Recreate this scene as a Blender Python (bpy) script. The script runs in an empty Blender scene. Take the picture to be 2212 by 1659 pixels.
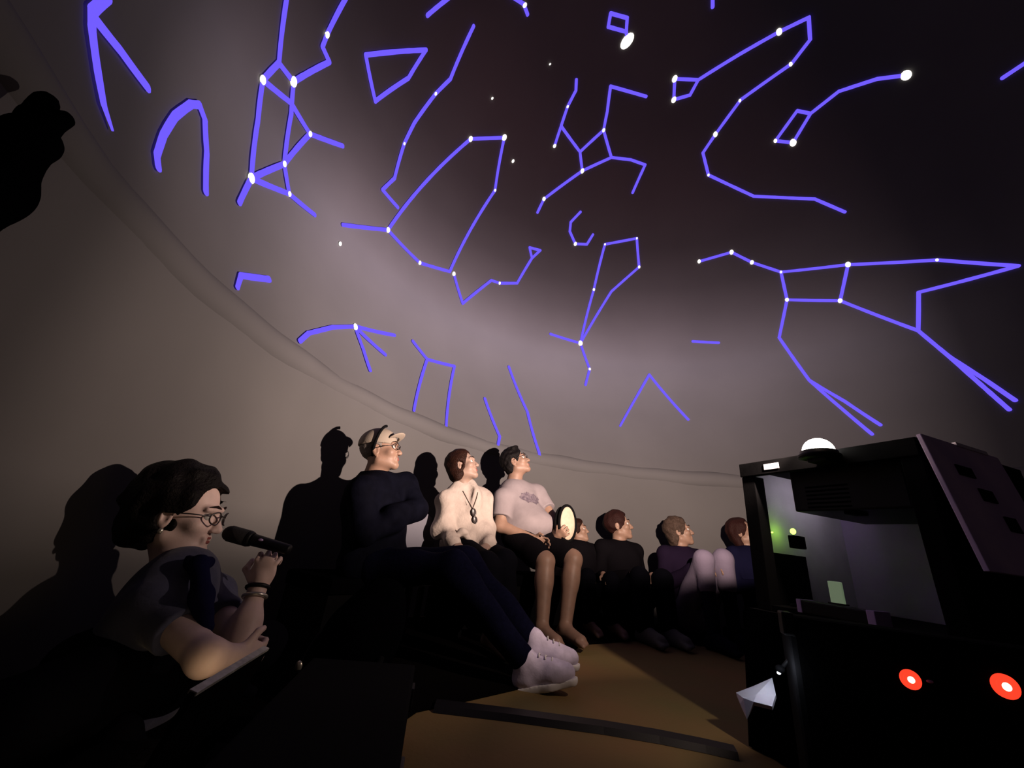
import bpy, bmesh, math, random
import numpy as np
from mathutils import Vector, Matrix
random.seed(4); np.random.seed(4)
C = bpy.context.scene.collection
SC = bpy.context.scene
PI = math.pi

# ------------------------------------------------------------------ camera, light, exposure
FPX = 845.0; PITCH = math.radians(22.3); ROLL = math.radians(6.4)
DOME_R = 3.1                                   # scale of the room, metres
CAM = np.array([0, 0, .54])
AX = np.array([.44*DOME_R, .461*DOME_R])       # the dome's vertical axis
DC = np.array([AX[0], AX[1], .603*DOME_R + CAM[2]])
WR = .841*DOME_R; SEAM = DC[2] - .327*DOME_R; RS = math.hypot(.841, .327)*DOME_R
LENS = np.array([1.055, 1.265, .940])
_u = np.array([math.sin(ROLL)*math.cos(PITCH), -math.cos(ROLL)*math.cos(PITCH), math.sin(PITCH)])
_f = np.array([0, 0, 1.]) - _u*_u[2]; _f /= np.linalg.norm(_f)
_r = np.cross(_f, _u); _r = _r if _r[0] > 0 else -_r
M3 = np.array([_r, _f, _u])                    # camera axes (right, down, ahead) -> world

cd = bpy.data.cameras.new('camera'); cam = bpy.data.objects.new('camera', cd); C.objects.link(cam)
cd.sensor_fit = 'HORIZONTAL'; cd.sensor_width = 36; cd.lens = 36*FPX/2212; cd.clip_start = .02; cd.clip_end = 60
right, up, back = M3[:, 0], -M3[:, 1], -M3[:, 2]
mw = Matrix.Identity(4)
for i in range(3):
    mw[i][0], mw[i][1], mw[i][2], mw[i][3] = right[i], up[i], back[i], CAM[i]
cam.matrix_world = mw
SC.camera = cam
SC.view_settings.view_transform = 'Standard'; SC.view_settings.look = 'None'
SC.view_settings.exposure = 0; SC.view_settings.gamma = 1; SC.view_settings.use_curve_mapping = False

w = bpy.data.worlds.new('night'); SC.world = w; w.use_nodes = True
w.node_tree.nodes['Background'].inputs[0].default_value = (0, 0, 0, 1)

# the fisheye projector: one small lamp whose beam carries the projected night sky,
# a twilight band above the horizon on one side and almost nothing at the zenith
pl = bpy.data.lights.new('projector_lamp', 'POINT'); pl.energy = 1060; pl.shadow_soft_size = .012
plo = bpy.data.objects.new('projector_lamp', pl); C.objects.link(plo); plo.location = (LENS[0], LENS[1], LENS[2] + .142)
pl.use_nodes = True; nt = pl.node_tree; N = nt.nodes; L = nt.links
em = next(n for n in N if n.type == 'EMISSION')
geo = N.new('ShaderNodeNewGeometry'); sep = N.new('ShaderNodeSeparateXYZ'); L.new(geo.outputs['Incoming'], sep.inputs[0])
def mnode(op, a=None, b=None, v=None):
    n = N.new('ShaderNodeMath'); n.operation = op
    if a is not None: L.new(a, n.inputs[0])
    if b is not None: L.new(b, n.inputs[1])
    if v is not None: n.inputs[1].default_value = v
    return n.outputs[0]
PEAK = math.radians(140)
ca, sa = math.cos(PEAK), math.sin(PEAK)
xr = mnode('ADD', mnode('MULTIPLY', sep.outputs[0], v=ca), mnode('MULTIPLY', sep.outputs[1], v=sa))
yr = mnode('SUBTRACT', mnode('MULTIPLY', sep.outputs[1], v=ca), mnode('MULTIPLY', sep.outputs[0], v=sa))
az = mnode('MULTIPLY', mnode('ARCTAN2', yr, xr), v=180/PI)             # degrees away from the glow's middle
el = mnode('MULTIPLY', mnode('ARCSINE', sep.outputs[2]), v=180/PI)
def fcurve(src, lo, hi, pts):
    mr = N.new('ShaderNodeMapRange'); mr.clamp = True; L.new(src, mr.inputs[0])
    mr.inputs[1].default_value = lo; mr.inputs[2].default_value = hi
    r = N.new('ShaderNodeValToRGB'); cr = r.color_ramp; cr.interpolation = 'LINEAR'
    pts = sorted(pts)
    while len(cr.elements) < len(pts): cr.elements.new(.5)
    for e, (x, v) in zip(cr.elements, pts): e.position = (x - lo)/(hi - lo)
    for e, (x, v) in zip(cr.elements, pts):
        v = v if isinstance(v, tuple) else (v, v, v); e.color = (*v, 1)
    L.new(mr.outputs[0], r.inputs[0]); return r.outputs[0]
AZ = fcurve(az, -180, 180, [(-180, .02), (-118, .015), (-111, .05), (-98, .36), (-84, .63), (-65, .98), (-44, 1.12), (-20, 1.12), (-3, 1.08), (8, 1.04),
                            (20, .84), (29, .54), (36, .37), (43, .27), (50, .095), (58, .055), (70, .02), (180, .02)])
EL = fcurve(el, -90, 90, [(-90, .015), (-60, .013), (-46, .012), (-37, .055), (-25, .05), (-18, .105), (-12, .42), (0, .54), (9, .60), (18, .76), (25, .97), (29, 1), (33, .8), (38, .49), (43, .28), (50, .15), (58, .10), (68, .055), (90, .02)])
TINT = fcurve(el, -90, 90, [(-90, (1, .74, .60)), (-10, (1, .75, .62)), (3, (1, .765, .66)), (20, (1, .78, .80)), (28, (1, .78, .87)), (45, (1, .68, .74)), (60, (1, .50, .55)), (90, (1, .45, .55))])
mv = N.new('ShaderNodeMixRGB'); mv.blend_type = 'MULTIPLY'; mv.inputs[0].default_value = 1
L.new(TINT, mv.inputs[1]); L.new(mnode('MULTIPLY', AZ, EL), mv.inputs[2])
L.new(mv.outputs[0], em.inputs[0]); em.inputs[1].default_value = 1

# ------------------------------------------------------------------ helpers
def ray(x, y): return M3 @ np.array([(x-1106)/FPX, (y-829.5)/FPX, 1.])
def at(x, y, F):                               # the point seen at x, y whose distance ahead is F
    d = ray(x, y); return CAM + d*(F/d[1])
def atz(x, y, z):                              # the point seen at x, y at height z
    d = ray(x, y); return CAM + d*((z-CAM[2])/d[2])
def dome_hit(x, y):
    d = ray(x, y); d /= np.linalg.norm(d); o = CAM - DC; b = d @ o
    t = -b + math.sqrt(b*b - o @ o + RS*RS); p = CAM + t*d
    if p[2] < SEAM:
        o = (CAM - DC)[:2]; e = d[:2]; a = e @ e; b = e @ o
        p = CAM + d*((-b + math.sqrt(b*b - a*(o @ o - WR*WR)))/a)
    return p
def dome_normal(p):
    n = DC - p
    if p[2] < SEAM: n = n*np.array([1, 1, 0])
    return n/np.linalg.norm(n)
def nz(v): v = np.asarray(v, float); return v/np.linalg.norm(v)

def mat(name, col, rough=.7, var=.0, vscale=30, bump=.0, bscale=80, spec=.3, col2=None, metal=0, sheen=0, emit=None, es=1, sss=0):
    m = bpy.data.materials.new(name); m.use_nodes = True; t = m.node_tree; b = t.nodes['Principled BSDF']
    b.inputs['Base Color'].default_value = (*col, 1); b.inputs['Roughness'].default_value = rough
    b.inputs['Specular IOR Level'].default_value = spec; b.inputs['Metallic'].default_value = metal
    if sheen: b.inputs['Sheen Weight'].default_value = sheen
    if sss: b.inputs['Subsurface Weight'].default_value = sss; b.inputs['Subsurface Radius'].default_value = (.01, .004, .002)
    if emit: b.inputs['Emission Color'].default_value = (*emit, 1); b.inputs['Emission Strength'].default_value = es
    tc = t.nodes.new('ShaderNodeTexCoord')
    if var or col2:
        n = t.nodes.new('ShaderNodeTexNoise'); n.inputs['Scale'].default_value = vscale; n.inputs['Detail'].default_value = 4
        t.links.new(tc.outputs['Object'], n.inputs['Vector'])
        r = t.nodes.new('ShaderNodeValToRGB'); r.color_ramp.elements[0].position = .3; r.color_ramp.elements[1].position = .7
        c2 = col2 or tuple(min(1, c*(1+var)) for c in col)
        c1 = col if col2 else tuple(c*(1-var) for c in col)
        r.color_ramp.elements[0].color = (*c1, 1); r.color_ramp.elements[1].color = (*c2, 1)
        t.links.new(n.outputs['Fac'], r.inputs[0]); t.links.new(r.outputs[0], b.inputs['Base Color'])
    if bump:
        n = t.nodes.new('ShaderNodeTexNoise'); n.inputs['Scale'].default_value = bscale; n.inputs['Detail'].default_value = 5
        t.links.new(tc.outputs['Object'], n.inputs['Vector'])
        bp = t.nodes.new('ShaderNodeBump'); bp.inputs['Strength'].default_value = bump; bp.inputs['Distance'].default_value = .01
        t.links.new(n.outputs['Fac'], bp.inputs['Height']); t.links.new(bp.outputs[0], b.inputs['Normal'])
    return m

def tag(o, label=None, cat=None, group=None, kind=None):
    if label: o['label'] = label
    if cat: o['category'] = cat
    if group: o['group'] = group
    if kind: o['kind'] = kind
    return o
def thing(name, label, cat, loc=(0, 0, 0), rotz=0, group=None):
    o = bpy.data.objects.new(name, None); C.objects.link(o); o.location = loc; o.rotation_euler = (0, 0, rotz)
    o.empty_display_size = .1
    return tag(o, label, cat, group)
def link(name, me, m, parent=None, smooth=True):
    o = bpy.data.objects.new(name, me); C.objects.link(o)
    if m: me.materials.append(m)
    if parent: o.parent = parent
    if smooth and len(me.polygons): me.polygons.foreach_set('use_smooth', [True]*len(me.polygons))
    return o
def obj(name, verts, faces, m, parent=None, smooth=True, world=True):
    """verts in world space; stored relative to the parent's (unrotated) location"""
    v = np.asarray(verts, float)
    if parent and world:
        p = parent; off = np.zeros(3)
        while p: off += np.array(p.location); p = p.parent
        v = v - off
    me = bpy.data.meshes.new(name); me.from_pydata(v.tolist(), [], [tuple(f) for f in faces]); me.update()
    return link(name, me, m, parent, smooth)
def bobj(name, bm, m, parent=None, smooth=False, bevel=0):
    if bevel:
        bmesh.ops.bevel(bm, geom=[e for e in bm.edges], offset=bevel, segments=2, affect='EDGES', profile=.6)
    bmesh.ops.recalc_face_normals(bm, faces=bm.faces)
    me = bpy.data.meshes.new(name); bm.to_mesh(me); bm.free()
    return link(name, me, m, parent, smooth)
def box(bm, x0, x1, y0, y1, z0, z1):
    r = bmesh.ops.create_cube(bm, size=1)
    for v in r['verts']:
        v.co = Vector(((x0+x1)/2 + v.co.x*(x1-x0), (y0+y1)/2 + v.co.y*(y1-y0), (z0+z1)/2 + v.co.z*(z1-z0)))
    return r['verts']
def bx(*a):
    bm = bmesh.new(); box(bm, *a); return bm
def lathe(prof, n=32, c=(0, 0, 0)):
    v, f = [], []
    for r, z in prof:
        for k in range(n):
            a = 2*PI*k/n; v.append((c[0]+r*math.cos(a), c[1]+r*math.sin(a), c[2]+z))
    for i in range(len(prof)-1):
        for k in range(n): f.append((i*n+k, i*n+(k+1) % n, (i+1)*n+(k+1) % n, (i+1)*n+k))
    if prof[0][0] > 1e-6: f.append(tuple(range(n))[::-1])
    if prof[-1][0] > 1e-6: f.append(tuple((len(prof)-1)*n+k for k in range(n)))
    return v, f
def tube(path, r, n=8, closed=False):
    path = [np.asarray(p, float) for p in path]; rr = r if hasattr(r, '__len__') else [r]*len(path)
    v, f = [], []; m = len(path); nrm = None
    for i, p in enumerate(path):
        if closed: t = nz(path[(i+1) % m]-path[i-1])
        else: t = nz(path[min(i+1, m-1)]-path[max(i-1, 0)])
        if nrm is None: nrm = nz(np.cross(t, [.3, .5, .81]))
        nrm = nz(nrm - t*(nrm @ t)); b = np.cross(t, nrm)
        for k in range(n):
            a = 2*PI*k/n; v.append(p + rr[i]*(math.cos(a)*nrm + math.sin(a)*b))
    for i in range(m if closed else m-1):
        j = (i+1) % m
        for k in range(n): f.append((i*n+k, i*n+(k+1) % n, j*n+(k+1) % n, j*n+k))
    if not closed:
        f.append(tuple(range(n))[::-1]); f.append(tuple((m-1)*n+k for k in range(n)))
    return v, f
def ellip(c, r, axes=None, nu=16, nv=10):
    A = np.eye(3) if axes is None else np.asarray(axes)
    v, f = [], []
    for i in range(nv+1):
        th = PI*i/nv
        for k in range(nu):
            a = 2*PI*k/nu
            p = np.array([r[0]*math.sin(th)*math.cos(a), r[1]*math.sin(th)*math.sin(a), r[2]*math.cos(th)])
            v.append(np.asarray(c) + p @ A)
    for i in range(nv):
        for k in range(nu): f.append((i*nu+k, (i+1)*nu+k, (i+1)*nu+(k+1) % nu, i*nu+(k+1) % nu))
    return v, f
def merge(*parts):
    V, Fc = [], []
    for v, f in parts:
        o = len(V); V += list(v); Fc += [tuple(i+o for i in q) for q in f]
    return V, Fc

# ---- smooth implicit solids turned into one continuous mesh
class Field:
    def __init__(s, h=.006): s.h = h; s.ops = []; s.planes = []; s.noise = []
    def cap(s, a, b, ra, rb=None, k=.02, flat=False, flat0=False, cut=False):
        s.ops.append(('c', np.asarray(a, float), np.asarray(b, float), ra, ra if rb is None else rb, k, flat, cut, flat0)); return s
    def ell(s, c, r, ax=None, k=.02, cut=False):
        s.ops.append(('e', np.asarray(c, float), np.asarray(r, float), np.eye(3) if ax is None else np.asarray(ax, float), 0, k, 0, cut, 0)); return s
    def plane(s, o, n): s.planes.append((np.asarray(o, float), nz(n))); return s
    def wrinkle(s, amp, freq, n=5, stretch=(1, 1, 1)): s.noise.append((amp, freq, n, stretch)); return s
    def mesh(s, seed=0):
        h = s.h; lo = np.full(3, 1e9); hi = -lo
        bbs = []
        for op in s.ops:
            if op[0] == 'c':
                r = max(op[3], op[4]); l = np.minimum(op[1], op[2]) - r; u = np.maximum(op[1], op[2]) + r
            else:
                e = np.sqrt(((op[3]*op[2][:, None])**2).sum(0)); l = op[1]-e; u = op[1]+e
            bbs.append((l, u))
            if not op[7]: lo = np.minimum(lo, l); hi = np.maximum(hi, u)
        pad = 4*h + sum(a for a, *_ in s.noise) + .012
        lo = lo - pad; hi = hi + pad; n = np.ceil((hi-lo)/h).astype(int) + 1
        V = np.full(n, .5, np.float32)
        ax = [(lo[i] + h*np.arange(n[i])).astype(np.float32) for i in range(3)]
        for op, (l, u) in zip(s.ops, bbs):
            k = op[5]; m = k + 3*h
            i0 = np.clip(np.floor((l-m-lo)/h).astype(int), 0, n-1); i1 = np.clip(np.ceil((u+m-lo)/h).astype(int)+1, 1, n)
            if (i1 <= i0).any(): continue
            sl = tuple(slice(a, b) for a, b in zip(i0, i1))
            X = ax[0][sl[0]][:, None, None]; Y = ax[1][sl[1]][None, :, None]; Z = ax[2][sl[2]][None, None, :]
            if op[0] == 'c':
                a, b = op[1], op[2]; d = b-a; q = max(d @ d, 1e-9)
                t = np.clip(((X-a[0])*d[0] + (Y-a[1])*d[1] + (Z-a[2])*d[2])/q, 0, 1)
                D = np.sqrt((X-a[0]-t*d[0])**2 + (Y-a[1]-t*d[1])**2 + (Z-a[2]-t*d[2])**2) - (op[3] + (op[4]-op[3])*t)
                dn = d/math.sqrt(q)
                if op[6]: D = np.maximum(D, (X-b[0])*dn[0] + (Y-b[1])*dn[1] + (Z-b[2])*dn[2])
                if op[8]: D = np.maximum(D, -((X-a[0])*dn[0] + (Y-a[1])*dn[1] + (Z-a[2])*dn[2]))
            else:
                c, r, A = op[1], op[2], op[3]
                qx = [((X-c[0])*A[i, 0] + (Y-c[1])*A[i, 1] + (Z-c[2])*A[i, 2])/r[i] for i in range(3)]
                k0 = np.sqrt(qx[0]**2+qx[1]**2+qx[2]**2); k1 = np.sqrt((qx[0]/r[0])**2+(qx[1]/r[1])**2+(qx[2]/r[2])**2)
                D = k0*(k0-1)/np.maximum(k1, 1e-6)
            W = V[sl]
            if op[7]: V[sl] = np.maximum(W, -D)
            else:
                hh = np.clip(.5 + .5*(W-D)/k, 0, 1); V[sl] = W + (D-W)*hh - k*hh*(1-hh)
        for o, nn in s.planes:
            V = np.maximum(V, (ax[0]-o[0])[:, None, None]*nn[0] + (ax[1]-o[1])[None, :, None]*nn[1] + (ax[2]-o[2])[None, None, :]*nn[2]).astype(np.float32)
        rng = np.random.default_rng(seed+11)
        for amp, fr, cnt, stt in s.noise:
            msk = np.argwhere(np.abs(V) < amp*2.5 + 2*h)
            P = lo + h*msk; val = np.zeros(len(P))
            for _ in range(cnt):
                dv = nz(rng.normal(size=3)*np.asarray(stt))*fr*rng.uniform(.6, 1.6)
                dw = nz(rng.normal(size=3))*fr*.5
                val += np.sin(P @ dv + rng.uniform(0, 6) + 1.3*np.sin(P @ dw))
            V[tuple(msk.T)] += (amp*val/math.sqrt(cnt)).astype(np.float32)
        # surface nets
        S = V < 0
        n0, n1, n2 = V.shape
        cs = [S[a:n0-1+a, b:n1-1+b, c:n2-1+c] for a in (0, 1) for b in (0, 1) for c in (0, 1)]
        tot = np.zeros(cs[0].shape, np.int8)
        for q in cs: tot += q
        cells = np.argwhere((tot > 0) & (tot < 8))
        idx = np.full(tot.shape, -1, np.int64); idx[tuple(cells.T)] = np.arange(len(cells))
        acc = np.zeros((len(cells), 3)); cnt = np.zeros(len(cells))
        cor = [(a, b, c) for a in (0, 1) for b in (0, 1) for c in (0, 1)]
        val = {q: V[cells[:, 0]+q[0], cells[:, 1]+q[1], cells[:, 2]+q[2]].astype(float) for q in cor}
        for i, p in enumerate(cor):
            for q in cor[i+1:]:
                if sum(abs(x-y) for x, y in zip(p, q)) != 1: continue
                va, vb = val[p], val[q]; ms = (va < 0) != (vb < 0)
                t = np.where(ms, va/np.where(ms, va-vb, 1), 0)
                pt = np.array(p) + t[:, None]*(np.array(q)-np.array(p))
                acc[ms] += pt[ms]; cnt[ms] += 1
        verts = lo + h*(cells + acc/cnt[:, None])
        faces = []
        for axn in range(3):
            o1, o2 = [(1, 2), (2, 0), (0, 1)][axn]
            e = np.zeros(3, int); e[axn] = 1
            a = S[:n0-1 if axn == 0 else n0, :n1-1 if axn == 1 else n1, :n2-1 if axn == 2 else n2]
            b = S[e[0]:, e[1]:, e[2]:]
            ed = np.argwhere(a != b); sg = a[tuple(ed.T)]
            ok = (ed[:, o1] > 0) & (ed[:, o2] > 0) & (ed[:, o1] < V.shape[o1]-1) & (ed[:, o2] < V.shape[o2]-1)
            ed = ed[ok]; sg = sg[ok]
            u1 = np.zeros(3, int); u1[o1] = 1; u2 = np.zeros(3, int); u2[o2] = 1
            q = [idx[tuple(t.T)] for t in (ed-u1-u2, ed-u2, ed, ed-u1)]
            Q = np.stack(q, 1); Q[~sg] = Q[~sg][:, ::-1]; faces.append(Q)
        return verts, np.concatenate(faces)
def fobj(name, field, m, parent, seed=0):
    v, f = field.mesh(seed)
    off = np.zeros(3); p = parent
    while p: off += np.array(p.location); p = p.parent
    v = v - off
    me = bpy.data.meshes.new(name); me.vertices.add(len(v)); me.vertices.foreach_set('co', v.astype(np.float32).ravel())
    me.loops.add(len(f)*4); me.loops.foreach_set('vertex_index', f.astype(np.int32).ravel())
    me.polygons.add(len(f)); me.polygons.foreach_set('loop_start', np.arange(0, len(f)*4, 4, dtype=np.int32))
    me.polygons.foreach_set('use_smooth', [True]*len(f)); me.update(calc_edges=True); me.validate()
    return link(name, me, m, parent)

# ------------------------------------------------------------------ materials
M = {}
M['dome'] = mat('dome_fabric', (.098, .095, .095), .95, var=.06, vscale=1.3, bump=.05, bscale=14, spec=.1)
M['floor'] = mat('brown_floor', (.22, .125, .055), .7, spec=.1, bump=.15, bscale=60, col2=(.16, .135, .05), vscale=1.6)
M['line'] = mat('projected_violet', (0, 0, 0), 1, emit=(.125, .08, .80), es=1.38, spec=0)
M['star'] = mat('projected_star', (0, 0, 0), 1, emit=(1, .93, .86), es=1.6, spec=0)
M['black'] = mat('matt_black', (.003, .003, .0035), .85, bump=.05, bscale=120, spec=.05)
M['blackcloth'] = mat('black_cloth', (.0014, .0014, .002), .95, bump=.2, bscale=200, spec=.0)
M['blackplastic'] = mat('black_plastic', (.006, .006, .007), .5, bump=.03, bscale=200, spec=.2)
M['white'] = mat('white_panel', (.8, .77, .82), .6, var=.08, vscale=9)
M['grey'] = mat('grey_panel', (.62, .46, .80), .7, var=.08, vscale=9)
M['lilac'] = mat('pale_side_panel', (.80, .64, 1.0), .6, var=.15, vscale=7)
M['skin'] = mat('skin_fair', (.235, .145, .105), .5, var=.08, vscale=25, bump=.04, bscale=160, sss=.12)
M['skin2'] = mat('skin_light', (.25, .17, .135), .5, var=.08, vscale=25, bump=.04, bscale=160, sss=.12)
M['skin3'] = mat('skin_pale', (.58, .43, .39), .5, var=.08, vscale=25, bump=.04, bscale=160, sss=.12)
M['eye'] = mat('eye_white', (.4, .39, .37), .2, spec=.4)
M['iris'] = mat('iris_dark', (.03, .018, .012), .2, spec=.6)
M['lip'] = mat('lips', (.24, .07, .065), .4)
M['hair_black'] = mat('hair_black', (.006, .005, .005), .5, bump=.6, bscale=120, spec=.06)
M['hair_brown'] = mat('hair_brown', (.016, .006, .004), .5, bump=.6, bscale=120, spec=.08, var=.3, vscale=60)
M['hair_auburn'] = mat('hair_auburn', (.02, .007, .006), .55, bump=.6, bscale=120, spec=.08)
M['hair_ash'] = mat('hair_ash', (.05, .033, .025), .6, bump=.6, bscale=120, spec=.08, var=.3, vscale=60)
M['hair_grey'] = mat('hair_grey', (.16, .14, .125), .6, bump=.6, bscale=120, spec=.08)

# ------------------------------------------------------------------ the room
def dome_point(a, e, r): return DC + r*np.array([math.cos(e)*math.cos(a), math.cos(e)*math.sin(a), math.sin(e)])
NA = 128; e0 = math.asin((SEAM-DC[2])/RS)
V, Fc = [], []
NE = 40
for i in range(NE):
    e = e0 + (PI/2 - e0)*i/NE
    for k in range(NA): V.append(dome_point(2*PI*k/NA, e, RS))
for i in range(NE-1):
    for k in range(NA): Fc.append((i*NA+k, (i+1)*NA+k, (i+1)*NA+(k+1) % NA, i*NA+(k+1) % NA))
V.append(dome_point(0, PI/2, RS)); Fc += [((NE-1)*NA+k, len(V)-1, (NE-1)*NA+(k+1) % NA) for k in range(NA)]
tag(obj('ceiling', V, Fc, M['dome']), 'round fabric planetarium dome carrying the projected night sky', kind='structure')
V, Fc = [], []
for i, z in enumerate((0, .3, .6, .9, 1.2, SEAM)):
    for k in range(NA):
        a = 2*PI*k/NA; V.append((AX[0]+WR*math.cos(a), AX[1]+WR*math.sin(a), z))
    if i:
        for k in range(NA): Fc.append(((i-1)*NA+k, (i-1)*NA+(k+1) % NA, i*NA+(k+1) % NA, i*NA+k)[::-1])
tag(obj('wall_round', V, Fc, M['dome']), 'round grey fabric wall below the dome', kind='structure')
# the soft padded roll where wall and dome meet
rng = np.random.default_rng(3)
path = []
for k in range(160):
    a = 2*PI*k/160; rr = WR + .064 + .004*math.sin(7*a+1) + .003*math.sin(23*a)
    path.append((AX[0]+rr*math.cos(a), AX[1]+rr*math.sin(a), SEAM-.04 + .008*math.sin(5*a) + .004*math.sin(31*a)))
v, f = tube(path, [.088 + .005*math.sin(11*2*PI*k/160) for k in range(160)], 14, closed=True)
tag(obj('trim_1', v, f, M['dome']), 'soft padded fabric roll along the foot of the dome', kind='structure')
v, f = lathe([(0, -.05), (WR+.3, -.05), (WR+.3, 0), (0, 0)], 96, (AX[0], AX[1], 0))
tag(obj('floor', v, f, M['floor'], smooth=False), 'dark brown floor under the dome', kind='structure')

# ------------------------------------------------------------------ projected figures on the dome
LW = .030
def on_dome(p, off):
    d = p - DC
    if p[2] < SEAM:
        q = d*np.array([1, 1, 0]); q = q/np.linalg.norm(q)*(WR-off); return np.array([DC[0]+q[0], DC[1]+q[1], p[2]])
    return DC + d/np.linalg.norm(d)*(RS-off)
def strip(p0, p1, w0, w1, off=.010):
    ln = np.linalg.norm(p1-p0); t = (p1-p0)/ln; m = max(3, int(ln/.04))
    ss = [(-w0*.48, .42), (-w0*.30, .85)] + [(ln*i/m, 1) for i in range(m+1)] + [(ln+w1*.30, .85), (ln+w1*.48, .42)]
    V, Fc = [], []
    for i, (s, sc) in enumerate(ss):
        p = p0 + t*s; wd = (w0 + (w1-w0)*min(1, max(0, s/ln)))*sc*(1 + random.uniform(-.05, .05))/2
        c = on_dome(p, off); n = dome_normal(c); sd = nz(np.cross(t, n))
        a = on_dome(c + sd*wd, off); b = on_dome(c - sd*wd, off)
        V += [a, b, b + n*.004, a + n*.004]
        if i:
            o = 4*(i-1)
            for j in range(4): Fc.append((o+j, o+(j+1) % 4, o+4+(j+1) % 4, o+4+j))
    Fc.append((0, 3, 2, 1)); o = 4*(len(ss)-1); Fc.append((o, o+1, o+2, o+3))
    return V, Fc
def star_mesh(x, y, r, asp=1.0):
    c = on_dome(dome_hit(x, y), .012); n = dome_normal(c)
    t = nz(np.cross(n, [0, 0, 1])); b = np.cross(n, t)
    return ellip(c, (r, r*asp, .007), np.array([t, b, n]), 14, 8)
def figure(label, paths, stars=(), wide=None):
    pts = [dome_hit(*p[:2]) for pl_ in paths for p in pl_]
    c = np.mean(pts, 0)
    t = thing('constellation', label, 'constellation', tuple(on_dome(c, .012)), group='projected star figures')
    for pl_ in paths:
        for a, b in zip(pl_, pl_[1:]):
            wa = LW*(a[2] if len(a) > 2 else 1); wb = LW*(b[2] if len(b) > 2 else 1)
            v, f = strip(dome_hit(*a[:2]), dome_hit(*b[:2]), wa, wb)
            obj('line', v, f, M['line'], t, smooth=False)
    for s in stars:
        v, f = star_mesh(s[0], s[1], s[2]*.0085, s[3] if len(s) > 3 else 1.25); obj('star', v, f, M['star'], t)
    return t
figure('thick violet arrowhead lines in the upper left corner of the dome', [[(222, -10), (186, 22), (186, 60), (200, 160), (212, 225, .8), (231, 280, .2)], [(190, 34), (250, 108), (309, 187)]])
figure('violet upturned U figure just right of the arrowhead', [[(333, 361), (330, 335), (345, 290), (370, 250), (405, 224), (424, 226), (436, 258), (440, 330), (438, 415)]])
figure('violet two-legged figure of crossed lines with two prongs running off the top',
       [[(618, -25), (598, 135), (563, 172), (552, 260), (538, 385), (512, 438)], [(598, 135), (630, 176), (708, 133), (693, 100), (703, 73), (752, -20)],
        [(563, 172), (625, 222), (666, 289), (737, 315)], [(630, 176), (625, 245), (610, 354), (621, 419)], [(666, 289), (610, 354), (538, 385), (621, 419), (676, 464)]],
       [(563, 172, 2.4), (630, 176, 3), (666, 289, 1.9), (610, 354, 1.9), (538, 385, 2.8), (621, 419, 1.7), (703, 74, 2)])
figure('violet wedge-shaped four-sided outline high on the dome', [[(787, 118), (918, 107), (880, 168), (808, 218), (787, 118)]])
figure('long winding violet line left of the big six-sided outline', [[(1021, 56), (971, 170), (939, 202), (893, 265), (871, 310), (850, 385), (824, 410), (857, 448)]], [(939, 202, 1.5), (871, 310, 1.3)])
figure('big violet six-sided outline with one short arm to its left', [[(1015, 300), (1088, 297), (1068, 411), (970, 587), (905, 568), (836, 497), (1015, 300)], [(836, 497), (738, 486)]],
       [(1015, 300, 2.6), (1088, 297, 3), (1068, 411, 1.5), (905, 568, 2), (836, 497, 2.4)])
figure('violet zigzag with a tiny triangle at its end', [[(979, 592), (998, 656), (1060, 606), (1078, 612), (1116, 612), (1148, 558), (1143, 535), (1166, 541), (1148, 558)]], [(979, 592, 2.3), (1078, 612, 1.7)])
figure('violet running figure with a small square body and four bent limbs',
       [[(1244, 172), (1243, 195), (1225, 230), (1211, 272), (1197, 315)], [(1211, 272), (1252, 328), (1257, 369)], [(1252, 328), (1303, 281), (1320, 340), (1257, 369), (1174, 430), (1160, 459)],
        [(1303, 281), (1311, 240), (1318, 186), (1395, 208)], [(1320, 340), (1362, 345), (1393, 356), (1366, 416)]],
       [(1197, 315, 2), (1257, 369, 2.6), (1174, 430, 2.3), (1303, 281, 2), (1225, 230, 1.4)])
figure('small violet cup-shaped curve with one star in mid dome', [[(1253, 458), (1232, 480), (1230, 500), (1242, 527), (1267, 528), (1280, 507)]], [(1242, 527, 2.3)])
figure('violet kite-shaped outline standing on one bright star', [[(1306, 528), (1375, 515), (1380, 577), (1320, 630), (1253, 742), (1282, 626), (1306, 528)], [(1253, 742), (1188, 722)], [(1253, 742), (1273, 798), (1264, 832)]],
       [(1253, 742, 3.3), (1282, 626, 1.8), (1380, 577, 1.8), (1273, 798, 1.8), (1306, 528, 1.3), (1375, 515, 1.3)])
figure('small violet parallelogram hung on the biggest star, top of the dome', [[(1318, 28), (1354, 38), (1352, 68), (1313, 57), (1318, 28)], [(1352, 68), (1354, 86)]], [(1354, 88, 5.6, 1.5)])
figure('long violet serpent line with a four-sided head and two bright stars',
       [[(1457, 170), (1508, 172), (1600, 115), (1683, 68), (1747, 37), (1750, 85), (1710, 137), (1600, 215), (1545, 290), (1518, 330), (1530, 378), (1628, 424), (1760, 430), (1825, 458)], [(1457, 170), (1455, 215), (1490, 205), (1508, 172)]],
       [(1457, 170, 3), (1455, 215, 2.8), (1683, 68, 2.8), (1545, 290, 2.6), (1708, 138, 1.8), (1530, 378, 1.5), (1598, 217, 1.5)])
figure('violet little dipper with a small box bowl and a bright tail star', [[(1958, 162), (1895, 170), (1812, 197), (1751, 245), (1713, 308), (1675, 304), (1722, 239), (1751, 245)]], [(1958, 162, 4, 1.2), (1713, 308, 3.4), (1675, 304, 1.9)])
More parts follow.
